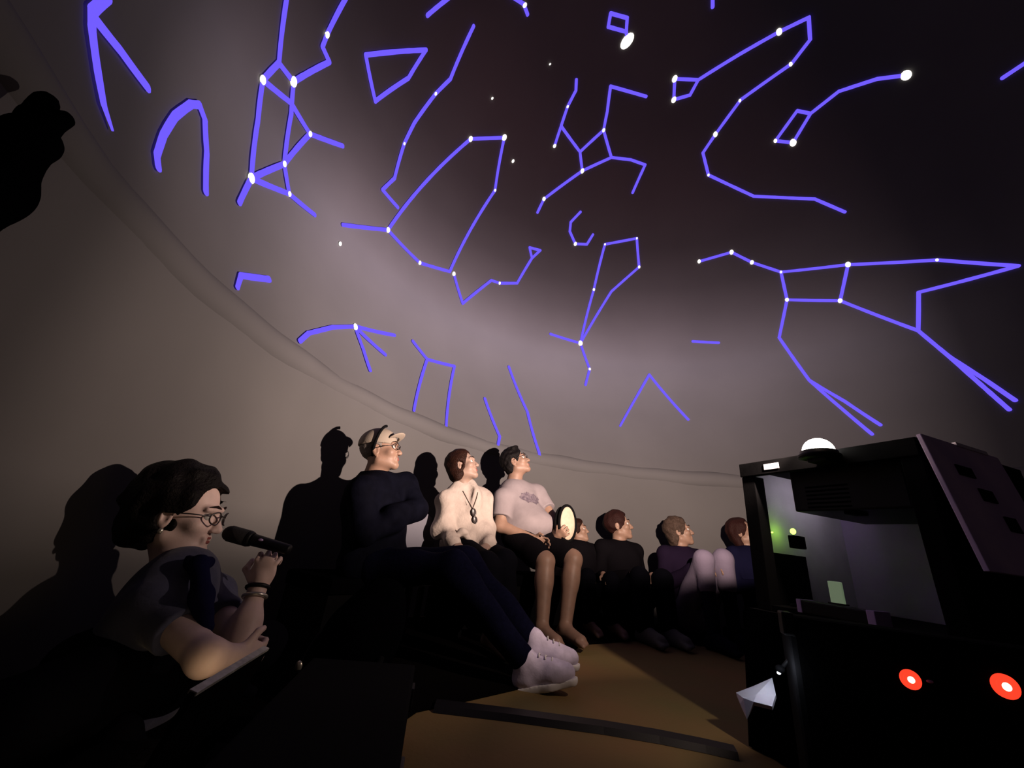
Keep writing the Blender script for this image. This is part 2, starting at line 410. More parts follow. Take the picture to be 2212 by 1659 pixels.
figure('widest violet figure, a big dipper bowl with long legs at the right of the dome',
       [[(1510, 565), (1580, 545), (1624, 567), (1687, 588), (1832, 572), (2025, 562), (2200, 575), (1985, 632), (1984, 715)], [(1687, 588), (1700, 648), (1815, 650), (1832, 572)],
        [(1815, 650), (1984, 715), (2050, 770), (2130, 822), (2194, 866)], [(2050, 770), (2120, 832), (2181, 886)], [(1700, 648), (1683, 730), (1748, 822), (1825, 868), (1902, 919)], [(1748, 822), (1820, 885), (1884, 939)]],
       [(1510, 565, 2.2), (1580, 545, 2.6), (1624, 567, 2.4), (1832, 572, 2.8), (1700, 648, 2.2), (1815, 650, 2.4), (1687, 588, 1.5), (2025, 562, 1.4)])
figure('short violet hook low on the left of the dome by the seam', [[(507, 622, .8), (515, 596), (576, 604, 1.2)]])
figure('violet claw of three prongs and a curved tail above the seam', [[(644, 738), (663, 721), (715, 708), (765, 706), (850, 725)], [(765, 708), (782, 755), (797, 801)], [(768, 710), (830, 767)]], [(765, 707, 2.6)])
figure('violet table shape with two thin legs above the cream shirt', [[(890, 738), (921, 777), (980, 792), (962, 923, .8)], [(921, 777), (892, 888, .8)]])
figure('short bent violet stroke just above the middle head shadow', [[(1046, 862), (1078, 944), (1075, 960)]])
figure('single long slanting violet stroke above the grey shirt', [[(1098, 793), (1138, 890), (1165, 987)]])
figure('violet gable of two thin lines low over the far wall', [[(1339, 921, .8), (1402, 810), (1486, 907)]])
figure('tiny level violet dash near the far right horizon glow', [[(1496, 738), (1552, 741)]])
figure('short violet diagonal cut by the top edge, left of mid frame', [[(921, 32), (975, -12)]])
figure('short violet bend with a star, cut by the top edge', [[(1100, -12), (1130, 8), (1138, 30)]], [(1132, 10, 2)])
figure('violet stub hanging from the top edge of the frame', [[(1539, -20), (1539, 14)]])
figure('violet diagonal stroke cut by the right edge of the frame', [[(2168, 167), (2230, 126)]])
for x, y, r, lb in ((1107, 348, 1.6, 'lone star right of the six-sided outline'), (732, 527, 1.5, 'lone star under the six-sided outline arm'),
                    (1062, 212, 1.1, 'faint lone star between the long winding line and the running figure'), (1187, 138, .9, 'faintest lone star above the running figure')):
    c = on_dome(dome_hit(x, y), .012); t = thing('star', lb, 'star', tuple(c), group='single projected stars')
    v, f = star_mesh(x, y, r*.0085, 1.4); obj('disc', v, f, M['star'], t)

# ------------------------------------------------------------------ projector cabinet
O = np.array([1.0, 1.61]); W_ = .577; D_ = .577
cab = thing('projector_cabinet', 'black open-fronted cabinet with a glowing fisheye lens on top', 'projector', (O[0], O[1], 0), math.atan2(-.944, .33))
bobj('top_panel', bx(-.004, W_, 0, D_, .93, .95), M['black'], cab, bevel=.003)
lip = bobj('top_rail', bx(-.006, W_+.002, -.012, .012, .898, .952), M['black'], cab, bevel=.003)
tag(bobj('sticker', bx(.105, .165, -.0145, -.0118, .914, .936), M['white'], lip, bevel=.0005), 'small blank white sticker')
bobj('post', bx(-.006, .05, -.004, .05, .42, .898), M['black'], cab, bevel=.003)
bobj('post', bx(W_-.05, W_+.002, -.004, .05, .42, .898), M['black'], cab, bevel=.003)
tag(bobj('side_panel', bx(.0, .012, .05, D_, .44, .93), M['white'], cab, bevel=.001), 'white inner side panel lit green near its foot')
bobj('lower_panel', bx(.0, .02, .05, .27, .44, .62), M['black'], cab, bevel=.001)
bobj('side_panel', bx(W_-.012, W_, .05, D_, .44, .93), M['black'], cab, bevel=.001)
tag(bobj('back_panel', bx(.012, W_-.012, D_-.03, D_, .44, .93), M['grey'], cab, bevel=.001), 'grey back panel')
bobj('bottom_panel', bx(0, W_, 0, D_, .42, .44), M['black'], cab, bevel=.002)
pj = bobj('projector_body', bx(.15, .5, .06, .46, .765, .93), M['blackplastic'], cab, bevel=.006)
for k in range(6): bobj('vent', bx(.20, .34, .0585, .0605, .775+.014*k, .781+.014*k), M['black'], pj)
M['cabfill'] = mat('cabinet_fill_glow', (.1, .1, .1), .5, emit=(.95, .82, 1), es=4.0)  # added glow strips that brighten the cabinet's white inner panel
for k in range(4): tag(bobj('vent', bx(.1485, .1495, .12, .40, .80+.03*k, .806+.03*k), M['cabfill'], pj), 'vent-shaped strip, glow added to brighten the cabinet inside')
bobj('foot', bx(.30, .34, .08, .14, .755, .767), M['black'], pj, bevel=.002)
# pale panel hung on the near side
sp = bobj('side_flap', bx(0, .012, -.01, .40, -.36, .0), M['lilac'], cab, bevel=.002)
sp.location = (W_+.004, 0, .957); sp.rotation_euler = (0, math.radians(-8), 0)
tag(sp, 'pale violet side flap with dark slots')
for (v0, v1, z0, z1) in ((.09, .17, -.105, -.075), (.15, .22, -.17, -.135), (.21, .27, -.245, -.205)):
    bobj('slot', bx(.0105, .016, v0, v1, z0, z1), M['black'], sp, bevel=.001)
bobj('top_highlight', bx(.002, .016, .16, .33, -.006, .006), M['white'], sp, bevel=.001)  # white strip painting the highlight along the flap's top edge
# lens
lc = (LENS[0], LENS[1])
ca_, sa_ = math.cos(-cab.rotation_euler.z), math.sin(-cab.rotation_euler.z)
dx, dy = lc[0]-O[0], lc[1]-O[1]; lx, ly = dx*ca_-dy*sa_, dx*sa_+dy*ca_
v, f = lathe([(.040, .912), (.060, .917), (.060, .925), (.054, .929), (.053, .937), (.050, .939), (.048, .936)], 40, (lx, ly, 0)); obj('lens_ring', v, f, M['blackplastic'], cab, world=False)
M['lens'] = mat('lit_lens', (.8, .8, .8), .1, emit=(1, .93, .80), es=14)
v, f = lathe([(.046*math.cos(a), .937+.046*math.sin(a)) for a in np.linspace(0, PI/2, 10)], 40, (lx, ly, 0)); tag(obj('lens', v, f, M['lens'], cab, world=False), 'glowing warm white fisheye lens')
bobj('lens_arm', bx(lx-.03, lx+.03, ly-.02, .03, .902, .919), M['blackplastic'], cab, bevel=.003)
# green status lights and the spot they throw on the white panel
M['green'] = mat('green_led', (.1, .3, .02), .3, emit=(.45, 1, .08), es=5)
led = bobj('power_adapter', bx(.05, .075, .20, .26, .63, .675), M['black'], cab, bevel=.003)
def local(pt):
    d = pt[:2]-O; return np.array([d[0]*ca_-d[1]*sa_, d[0]*sa_+d[1]*ca_, pt[2]])
def on_local_u(x, y, u):
    F = .9
    for _ in range(60):
        p = local(at(x, y, F)); F += (.02 if p[0] > u else -.02)*(.93**_)*2
    return p
p = local(at(1712, 1150, 1.62)); p = np.array([.062, .235, .682])
for (x, y, r, sx) in ((1713, 1148, .011, 1), (1716, 1162, .0055, 1)):
    q = local(at(x, y, 1.55)); v, f = ellip(q, (r, r*.6, r), None, 12, 8); obj('status_light', v, f, M['green'], cab, world=False)
    if r > .01: gq = q
obj('status_light', *ellip(local(at(1668, 1150, 1.585)), (.004, .004, .003), None, 10, 6), M['green'], cab, world=False)
gl = bpy.data.lights.new('green_status_lamp', 'POINT'); gl.energy = .04; gl.color = (.45, 1, .06); gl.shadow_soft_size = .01
glo = bpy.data.objects.new('green_status_lamp', gl); C.objects.link(glo); glo.parent = cab; glo.location = (.050, .125, gq[2])
led.location = (gq[0]-.06, gq[1]-.22, gq[2]-.69)

# shelf things inside the cabinet mouth
M['tag'] = mat('pale_green_card', (.45, .55, .38), .6, emit=(.16, .22, .13), es=.55)  # card whose pale green light is put in as emission
c0 = local(at(1818, 1338, 1.27))
t = thing('power_brick', 'black power brick lying under the pale green card', 'power brick', tuple(at(1818, 1338, 1.27)), cab.rotation_euler.z)
t.location.z = .4415
bobj('case', bx(-.10, .10, -.03, .035, 0, .035), M['blackplastic'], t, bevel=.004)
bobj('end_cap', bx(.085, .105, -.032, .037, 0, .037), M['grey'], t, bevel=.002)
bobj('end_cap', bx(-.105, -.09, -.032, .037, 0, .037), M['grey'], t, bevel=.002)
obj('cord', *tube([(-.1, 0, .018), (-.16, .02, .012), (-.2, .08, .012), (-.19, .15, .012)], .004), M['black'], t, world=False)
q = at(1812, 1320, 1.25)
bm = bx(-.019, .019, -.004, .004, 0, .062)
t2 = thing('glow_card', 'little pale green card, glow added, standing on the power brick', 'display', (t.location.x-.0, t.location.y+.0, .4415+.0372), cab.rotation_euler.z)
bobj('screen', bm, M['tag'], t2, bevel=.003)
bobj('foot', bx(-.022, .022, -.012, .012, 0, .004), M['blackplastic'], t2, bevel=.001)

# black cart under the cabinet
cart = thing('equipment_cart', 'black cloth-draped cart carrying the projector cabinet', 'cart', (O[0], O[1], 0), cab.rotation_euler.z)
bobj('top', bx(-.02, .62, -.03, .62, .39, .419), M['black'], cart, bevel=.004)
for a in (.02, .56):
    for b in (.02, .54): bobj('leg', bx(a, a+.04, b, b+.04, 0, .39), M['black'], cart)
V, Fc = [], []
per = []
for k in range(40): per.append((-.03+.66*k/40, -.04))
for k in range(40): per.append((.63, -.04+.67*k/40))
for k in range(40): per.append((.63-.66*k/40, .63))
for k in range(40): per.append((-.03, .63-.67*k/40))
for i, z in enumerate((.4195, .385, .3, .2, .1, .004)):
    for k, (a, b) in enumerate(per):
        g = .012*math.sin(k*1.1) + .006*math.sin(k*2.3+1); s_ = 1 + (i/5)*.06 + (g*i/5)
        V.append((.3+(a-.3)*s_, .3+(b-.3)*s_, z))
    if i:
        for k in range(160): Fc.append(((i-1)*160+k, (i-1)*160+(k+1) % 160, i*160+(k+1) % 160, i*160+k)[::-1])
obj('cloth_skirt', V, Fc, M['blackcloth'], cart, world=False)

# black case with two red buttons
M['red'] = mat('red_ring', (.25, .01, .01), .3, emit=(1, .05, .02), es=1.2)
M['redhot'] = mat('red_core', (.5, .1, .1), .3, emit=(1, .45, .3), es=5)
bc = thing('amplifier_case', 'black road case with two red lit buttons before the cart', 'equipment case', (1.11, .84, 0), math.radians(-22))
bobj('body', bx(-.46, .34, -.03, .055, .0, .46), M['black'], bc, bevel=.012)
for a in (-.46, .34):
    bobj('corner', bx(a-.012, a+.012, -.036, .0, .42, .466), M['blackplastic'], bc, bevel=.004)
bci = Matrix.Rotation(-bc.rotation_euler.z, 3, 'Z')
def case_pt(x, y):
    best = None
    for i in range(400):
        p = at(x, y, .55 + i*.0025); l = bci @ (Vector(p) - bc.location)
        if l.y >= -.031: return l
for (x, y, r) in ((1965, 1467, .017), (2170, 1482, .020)):
    l = case_pt(x, y)
    b_ = obj('button', *lathe([(r, 0), (r, .004), (r*.86, .007), (r*.7, .005), (r*.45, .005), (r*.32, .006), (0, .006)], 28), M['red'], bc, world=False)
    b_.location = (l.x, l.y, l.z); b_.rotation_euler = (PI/2, 0, 0); tag(b_, 'glowing red button')
    d_ = obj('lamp', *ellip((0, 0, .006), (r*.35, r*.35, .003)), M['redhot'], b_, world=False)
l = case_pt(2008, 1472); obj('screw', *ellip((l.x, l.y, l.z), (.006, .003, .003)), M['grey'], bc, world=False)

# crumpled white sheet by the cart
M['sheet'] = mat('white_sheet', (.75, .74, .82), .45, bump=.1, bscale=30)
pa = [at(1590, 1496, 1.04), at(1627, 1482, 1.06), at(1668, 1464, 1.08), at(1676, 1500, 1.03), at(1668, 1526, 1.0), at(1628, 1516, .99), at(1606, 1508, 1.0), at(1612, 1546, .985), at(1600, 1520, 1.005), at(1634, 1500, 1.01)]
n_ = nz(np.array([-.4, -.6, .7])); bk = [p - n_*.012 for p in pa]
tris = [(0, 9, 1), (1, 9, 2), (2, 9, 3), (3, 9, 4), (4, 9, 5), (5, 9, 6), (6, 9, 0), (0, 8, 6), (6, 8, 7), (6, 7, 5)]
fs = tris + [tuple(i+10 for i in t_[::-1]) for t_ in tris]
rim = [0, 1, 2, 3, 4, 5, 7, 8]
fs += [(rim[i], rim[(i+1) % 8], rim[(i+1) % 8]+10, rim[i]+10) for i in range(8)]
sh = obj('paper_sheet', pa+bk, fs, M['sheet'], smooth=False)
sh.modifiers.new('s', 'SUBSURF').levels = 0
tag(sh, 'crumpled white sheet sticking out beside the black cart', 'paper')
sh.modifiers.clear()

# black cable cover across the floor
ca1 = [atz(x, y, .004) for x, y in ((940, 1526), (1100, 1545), (1300, 1572), (1420, 1592), (1520, 1612), (1590, 1628))]
V, Fc = [], []
for i, p in enumerate(ca1):
    t_ = nz((ca1[min(i+1, 5)]-ca1[max(i-1, 0)])*np.array([1, 1, 0])); s_ = np.array([-t_[1], t_[0], 0])
    for o_, z in ((-.045, 0), (-.028, .016), (.028, .016), (.045, 0)): V.append((p[0]+s_[0]*o_, p[1]+s_[1]*o_, z+.001))
    if i:
        for k in range(4): Fc.append((4*(i-1)+k, 4*(i-1)+(k+1) % 4, 4*i+(k+1) % 4, 4*i+k))
Fc += [(3, 2, 1, 0), (20, 21, 22, 23)]
tag(obj('cable_cover', V, Fc, M['blackplastic'], smooth=False), 'black cable cover strip running across the brown floor', 'cable cover')

# black bundle of the dome's inflation sleeve near the left wall
bl = Field(.008)
c = [at(x, y, F) for x, y, F in ((-190, 545, .50), (-35, 400, .52), (64, 300, .55), (104, 222, .57))]
bl.cap(c[0], c[1], .046, .048, k=.03).cap(c[1], c[2], .048, .040, k=.03).cap(c[2], c[3], .036, .017, k=.02)
kn = at(138, 256, .57); bl.cap(c[2]*.6+c[3]*.4, kn, .030, .018, k=.012); bl.wrinkle(.004, 45)
dk = thing('air_sleeve', 'black bunched fabric sleeve by the wall at the left edge', 'fabric sleeve', tuple(c[1]))
fobj('sleeve', bl, M['blackcloth'], dk)
obj('strap', *tube([c[1] + .050*(math.cos(a)*nz(np.cross(c[2]-c[1], [0, 0, 1])) + math.sin(a)*nz(np.cross(np.cross(c[2]-c[1], [0, 0, 1]), c[2]-c[1]))) for a in np.linspace(0, 2*PI, 24, endpoint=False)], .007, 6, True), M['blackplastic'], dk)
# cord that ties the sleeve to the wall roll
dv = nz((c[0]-DC)*np.array([1, 1, 0])); wl = np.array([AX[0], AX[1], 0]) + dv*WR + np.array([0, 0, c[0][2]])
obj('tie_cord', *tube([c[0], (c[0]+wl)/2 - np.array([0, 0, .03]), wl], .006), M['black'], dk)

# ------------------------------------------------------------------ people
def frame(fwd, upv=(0, 0, 1)):
    f_ = nz(fwd); s_ = nz(np.cross(f_, upv)); return f_, s_, np.cross(s_, f_)          # ahead, the person's right, up
class Head:
    def __init__(s, c, fwd, upv=(0, 0, 1), size=1.0):
        s.c = np.asarray(c, float); s.f, s.r, s.u = frame(fwd, upv); s.s = size
        s.A = np.array([s.r, s.f, s.u])
    def p(s, x, y, z): return s.c + s.s*(x*s.r + y*s.f + z*s.u)
    def build(s, fd):
        S = s.s
        e = lambda c, r, k=.02, cut=False: fd.ell(s.p(*c), np.array(r)*S, s.A, k=k, cut=cut)
        cp = lambda a, b, ra, rb, k=.015: fd.cap(s.p(*a), s.p(*b), ra*S, rb*S, k=k)
        e((0, -.012, .038), (.073, .094, .084)); e((0, .034, -.022), (.058, .058, .085))
        for q in (-1, 1):
            cp((.048*q, -.002, -.055), (.012*q, .068, -.092), .022, .019, k=.02)
            e((.040*q, .062, -.024), (.022, .022, .02), k=.02)
            cp((.010*q, .094, .026), (.042*q, .078, .025), .009, .008, k=.012)
        e((0, .072, -.093), (.02, .02, .018), k=.015)
        for q in (-1, 1): e((.031*q, .092, .004), (.017, .012, .012), k=.01, cut=True)
        cp((0, .086, .012), (0, .108, -.030), .009, .0125, k=.008)
        for q in (-1, 1): e((.011*q, .100, -.033), (.008, .010, .008), k=.005)
        cp((-.018, .087, -.055), (.018, .087, -.055), .0075, .0075, k=.006); cp((-.015, .086, -.067), (.015, .086, -.067), .008, .008, k=.006)
        e((0, .099, -.0608), (.022, .008, .0022), k=.002, cut=True)
        for q in (-1, 1):
            e((.076*q, -.008, -.008), (.010, .020, .033), k=.006); e((.083*q, -.002, -.006), (.005, .010, .018), k=.003, cut=True)
    def details(s, par, lips=True):
        for q in (-1, 1):
            e_ = obj('eye', *ellip(s.p(.031*q, .076, .004), np.array([.0125, .0125, .0125])*s.s, s.A), M['eye'], par)
            obj('iris', *ellip(s.p(.031*q, .0868, .0055), np.array([.0055, .0022, .0055])*s.s, s.A, 10, 6), M['iris'], e_)
            v = [s.p(x*q, y, z) for x, y, z in ((.012, .1015, .030), (.028, .097, .036), (.046, .083, .032))]
            obj('eyebrow', *tube(v, [.002*s.s, .0035*s.s, .0015*s.s], 6), M['hair_brown'], par)
        if lips:
            v, f = merge(tube([s.p(x, .0945-abs(x)*.3, -.0555) for x in np.linspace(-.022, .022, 7)], [a*s.s for a in (.001, .003, .0042, .0036, .0042, .003, .001)], 8),
                         tube([s.p(x, .0938-abs(x)*.3, -.0665) for x in np.linspace(-.02, .02, 7)], [a*s.s for a in (.001, .0035, .005, .0054, .005, .0035, .001)], 8))
            obj('lips', v, f, M['lip'], par)
    def glasses(s, par, m):
        v = []
        for q in (-1, 1):
            ring = [s.p(.033*q + .022*math.cos(a), .108 - .012*abs(math.cos(a)) * (1 if math.cos(a)*q > 0 else 0), .002+.018*math.sin(a)) for a in np.linspace(0, 2*PI, 20, endpoint=False)]
            v.append(tube(ring, .0022, 6, True)); v.append(tube([s.p(.055*q, .096, .008), s.p(.078*q, .05, .008), s.p(.082*q, -.01, .004)], .002, 6))
        v.append(tube([s.p(-.012, .110, .008), s.p(0, .114, .010), s.p(.012, .110, .008)], .002, 6))
        obj('glasses', *merge(*v), m, par)
    def hair(s, fd, thick=.012, face=(0, .085, -.03), fr=(.068, .07, .10)):
        e = lambda c, r, k=.02, cut=False: fd.ell(s.p(*c), np.array(r)*s.s, s.A, k=k, cut=cut)
        e((0, -.016, .040), (.073+thick, .092+thick, .086+thick))
        return e
def hand(fd, wr, d, n, side, curl=(.6, .6, .5), S=1.0, thumb=.5):
    """wr wrist, d along the hand, n out of the palm, side -> direction of the thumb"""
    d = nz(d); s_ = nz(np.asarray(side) - d*(np.asarray(side) @ d)); n = nz(np.cross(d, s_)) * (1 if np.cross(d, s_) @ np.asarray(n) > 0 else -1)
    wr = np.asarray(wr, float); A = np.array([s_, d, n])
    fd.cap(wr, wr + d*.03*S, .024*S, .026*S, k=.015)
    fd.ell(wr + d*.05*S, np.array([.040, .050, .016])*S, A, k=.015)
    for i, (ln, r) in enumerate(((.072, .0085), (.080, .0088), (.075, .0083), (.058, .0072))):
        p = wr + d*(.088 - .004*abs(i-1.2))*S + s_*(.031 - .0208*i)*S; a = 0; dr = nz(d + s_*(.14 - .10*i))
        for j, fr in enumerate((.45, .31, .24)):
            a += curl[j]; q = p + (dr*math.cos(a) + n*math.sin(a))*ln*fr*S
            fd.cap(p, q, r*S*(1-.1*j), r*S*(.93-.1*j), k=.004); p = q
    p = wr + d*.028*S + s_*.030*S; t1 = p + (d*.6 + s_*.75 + n*thumb*.5)*.040*S; t2 = t1 + (d*.8 + s_*(.4-thumb*.5) + n*thumb)*.032*S
    fd.cap(p, t1, .0125*S, .0105*S, k=.008); fd.cap(t1, t2, .0105*S, .0085*S, k=.004)
def torso(fd, P, g=0.0, k=.035, lower=True):
    """P: pelvis, neck, sl, sr (shoulders), girth ; g grows it for cloth"""
    pe, ne, sl, sr = P['pelvis'], P['neck'], P['sl'], P['sr']; G = P.get('girth', 1.0)
    up_ = nz(ne-pe); lat = nz((sr-sl) - up_*((sr-sl) @ up_)); fw = np.cross(up_, lat)
    A = np.array([lat, fw, up_]); h = np.linalg.norm(ne-pe)
    if lower: fd.ell(pe + up_*.03, np.array([.165*G+g, .115*G+g, .11+g]), A, k=k)
    fd.ell(pe + up_*h*.34 + fw*.012*G, np.array([.145*G+g, .108*G+g, .15+g]), A, k=k)
    fd.ell(pe + up_*h*.68 + fw*.008, np.array([.155*(.6+.4*G)+g, .105*(.5+.5*G)+g, .17+g]), A, k=k)
    for q in (P['sl'], P['sr']): fd.cap(ne - up_*.045, q, .05+g, .055+g, k=k)
    return A, up_, lat, fw
def limb(fd, a, b, c, ra, rb, rc, g=0, k=.02): fd.cap(a, b, ra+g, rb+g, k=k); fd.cap(b, c, rb+g, rc+g, k=k)
def foot(fd, an, toe, S=1.0, k=.02):
    an = np.asarray(an, float); toe = np.asarray(toe, float); d = nz(toe-an); heel = an - np.array([0, 0, .045*S]) - d*.035*S
    fd.cap(an, heel, .036*S, .034*S, k=k); ball = toe - d*.05*S
    fd.cap(heel, ball, .032*S, .034*S, k=k); fd.cap(an, ball, .034*S, .028*S, k=k)
    s_ = nz(np.cross(d, [0, 0, 1]))
    for i, r in enumerate((.014, .0115, .011, .0105, .0095)):
        b0 = ball + s_*(.026-.0135*i)*S; fd.cap(b0, b0 + d*(.052-.006*i)*S, r*1.2*S, r*S, k=.006)
def person(label, P, loc): return thing('person', label, 'person', loc, group=P)

# ---- seats
def bench(label, a, b, depth, h, nm='bench'):
    a = np.asarray(a, float); b = np.asarray(b, float); d = b-a; ln = np.linalg.norm(d)
    t = thing(nm, label, 'bench', ((a[0]+b[0])/2, (a[1]+b[1])/2, 0), math.atan2(d[1], d[0]))
    bobj('seat', bx(-ln/2, ln/2, -depth/2, depth/2, h-.07, h), M['blackcloth'], t, bevel=.02)
    bobj('skirt', bx(-ln/2+.01, ln/2-.01, -depth/2+.015, depth/2-.015, .05, h-.072), M['black'], t)
    for x in (-ln/2+.05, ln/2-.05):
        for y in (-depth/2+.05, depth/2-.05): bobj('leg', bx(x-.02, x+.02, y-.02, y+.02, 0, .05), M['black'], t)
    return t

# 1 ---- woman with the microphone
M['navy_shirt'] = mat('navy_shirt', (.055, .058, .10), .85, spec=.02, var=.2, vscale=20, bump=.15, bscale=60, sheen=.2)
M['scarf'] = mat('dark_navy_scarf', (.006, .006, .028), .8, spec=.02, bump=.15, bscale=60)
M['darktrouser'] = mat('black_trousers', (.003, .003, .005), .9, spec=.02, bump=.15, bscale=90)
def woman():
    F = 1.35
    hd = Head(at(394, 1112, F), (.955, .22, -.02), (.06, .0, 1), 1.04)
    P = dict(pelvis=at(268, 1500, 1.34), neck=at(385, 1248, 1.36), sr=at(336, 1312, 1.25), sl=at(452, 1290, 1.50), girth=.9)
    t = person('woman in a dark navy shirt, elbows crossed, talking into a microphone', 'seated people', (P['pelvis'][0], P['pelvis'][1], 0))
    er, el_ = at(446, 1420, 1.16), at(518, 1388, 1.37)
    hr = at(520, 1418, 1.24); wl = at(556, 1272, 1.42)
    b = Field(.0045); hd.build(b); torso(b, P)
    b.cap(hd.p(0, -.015, -.06), P['neck'], .050, .056, k=.03)
    b.cap(P['sr'], er, .045, .038, k=.03); b.cap(er, er*.25+hr*.75, .041, .027, k=.02)
    b.cap(P['sl'], el_, .043, .037, k=.03); b.cap(el_, wl, .040, .024, k=.02)
    b.ell(el_*.7+wl*.3, np.array([.04, .04, .05]), k=.03)
    hand(b, er*.25+hr*.75, hr-er, (.1, .6, -.7), (.2, .2, .9), (.9, .9, .6), .92)
    # raised hand round the microphone
    hand(b, wl, nz(np.array([.02, .02, 1])), nz(np.array([-.15, .99, 0])), nz(np.array([-.97, -.2, .15])), (.9, 1.1, .8), .95, .9)
    pl_ = P['pelvis']; kr = np.array([-.90, .98, .12]); kl = np.array([-.76, 1.64, .13]); ar = np.array([-.86, 1.46, .07]); al = np.array([-.90, 1.22, .065])
    hp = np.array([pl_[0], pl_[1], .13])
    b.ell(hp, np.array([.17, .19, .11]), k=.04); b.cap(hp, P['pelvis'], .12, .12, k=.05)
    limb(b, hp+np.array([.02, -.09, 0]), kr, ar, .085, .062, .04); limb(b, hp+np.array([.02, .09, 0]), kl, al, .085, .062, .04)
    for a_, d_ in ((ar, np.array([.15, .08, -.03])), (al, np.array([.15, -.08, -.03]))):
        q = Field(.006); foot(q, a_, a_+d_, 1.12, k=.03); q.plane((0, 0, .003), (0, 0, -1)); fobj('shoe', q, M['darktrouser'], t, 5)
    fobj('body', b, M['skin3'], t, 1)
    s_ = Field(.006); torso(s_, P, .016)
    s_.cap(hp, P['pelvis'], .13, .135, k=.05)
    s_.cap(P['neck']-np.array([0, 0, .04]), P['neck']+np.array([.006, -.002, .012]), .085, .060, k=.03, flat=True)
    for a, c_ in ((P['sr'], er), (P['sl'], el_)): s_.cap(a, a*.5+c_*.5, .060, .055, k=.03, flat=True)
    s_.wrinkle(.0035, 38)
    fobj('shirt', s_, M['navy_shirt'], t, 2)
    A = np.array([nz(P['sr']-P['sl'])]); fw = nz(np.cross(nz(P['neck']-P['pelvis']), P['sr']-P['sl']))
    sc = Field(.005); n0 = P['neck'] + fw*.075
    q0, q1, q2 = at(428, 1222, 1.26), at(434, 1290, 1.215), at(446, 1352, 1.20)
    sc.cap(q0, q1, .020, .026, k=.02); sc.cap(q1, q2, .026, .018, k=.02); sc.cap(at(400, 1215, 1.30), q0, .02, .02); sc.cap(at(450, 1215, 1.34), q0, .018, .02); sc.wrinkle(.002, 90)
    tag(fobj('scarf', sc, M['scarf'], t, 3), 'dark neck scarf hanging down the shirt front')
    tr = Field(.008); tr.ell(hp, np.array([.185, .205, .12]), k=.04)
    limb(tr, hp+np.array([.02, -.09, 0]), kr, kr*.0+ar*1.0, .098, .074, .055); limb(tr, hp+np.array([.02, .09, 0]), kl, kl*.0+al*1.0, .098, .074, .055); tr.wrinkle(.004, 30)
    tr.plane((0, 0, .006), (0, 0, -1))
    fobj('trousers', tr, M['darktrouser'], t, 4)
    h = Field(.005); e = hd.hair(h, .026)
    e((0, -.05, .065), (.092, .092, .080), .03); e((0, -.085, .02), (.085, .075, .10), .03)
    e((0, -.095, .085), (.062, .056, .055), .02); e((0, -.085, -.05), (.07, .06, .06), .03)
    e((.055, -.045, -.03), (.03, .04, .055), .02); e((-.055, -.045, -.03), (.03, .04, .055), .02)
    e((0, .086, -.040), (.125, .083, .125), .01, True); e((.09, .0, -.02), (.03, .028, .03), .01, True)
    h.wrinkle(.006, 70)
    fobj('hair', h, M['hair_black'], t, 5)
    hd.details(t)
    hd.glasses(t, M['glassrim'])
    obj('earring', *ellip(hd.p(.088, .002, -.045), (.007, .007, .009)), M['metal'], t)
    for z, m_, r in ((.004, M['blackplastic'], .0305), (-.022, M['metal'], .031)):
        c_ = wl + nz(wl-el_)*z; n_ = nz(wl-el_); a_ = nz(np.cross(n_, [1, 0, 0])); b_ = np.cross(n_, a_)
        ring = [c_ + (r)*(math.cos(q)*a_ + math.sin(q)*b_) for q in np.linspace(0, 2*PI, 24, endpoint=False)]
        v, f = tube(ring, .006, 8, True)
        tag(obj('wristband', v, f, m_, t), 'black band' if m_ is M['blackplastic'] else 'pale metal band')
    # the microphone
    a, b_ = at(500, 1153, 1.425), at(626, 1188, 1.43); d = nz(b_-a); Lm = np.linalg.norm(b_-a)
    mt = thing('microphone', 'black handheld microphone held to the woman\'s mouth', 'microphone', tuple(a))
    def rod(nm, p0, p1, r0, r1, m_): 
        return obj(nm, *tube([p0, p0*.97+p1*.03, p0*.03+p1*.97, p1], [r0*.85, r0, r1, r1*.9], 20), m_, mt)
    rod('grille', a-d*.006, a+d*.060, .0250, .0250, M['mesh']); obj('grille_cap', *ellip(a-d*.004, (.0235, .0235, .0235)), M['mesh'], mt)
    rod('collar', a+d*.060, a+d*.072, .0255, .022, M['blackplastic']); rod('handle', a+d*.072, a+d*Lm, .019, .0155, M['blackplastic'])
    obj('switch', *ellip(a+d*.11+np.array([0, -.018, .008]), (.008, .003, .004)), M['grey'], mt)
M['glassrim'] = mat('glasses_rim', (.02, .015, .015), .3, spec=.5)
M['metal'] = mat('pale_metal', (.55, .52, .45), .3, metal=.8)
M['mesh'] = mat('mic_mesh', (.012, .012, .012), .6, bump=.8, bscale=700)
woman()

# low black case and the laptop on it in front of her
lt = thing('laptop', 'dark open laptop seen from behind, pale top edge, by the woman\'s elbows', 'laptop', (-.56, .988, .047), math.radians(96.4))
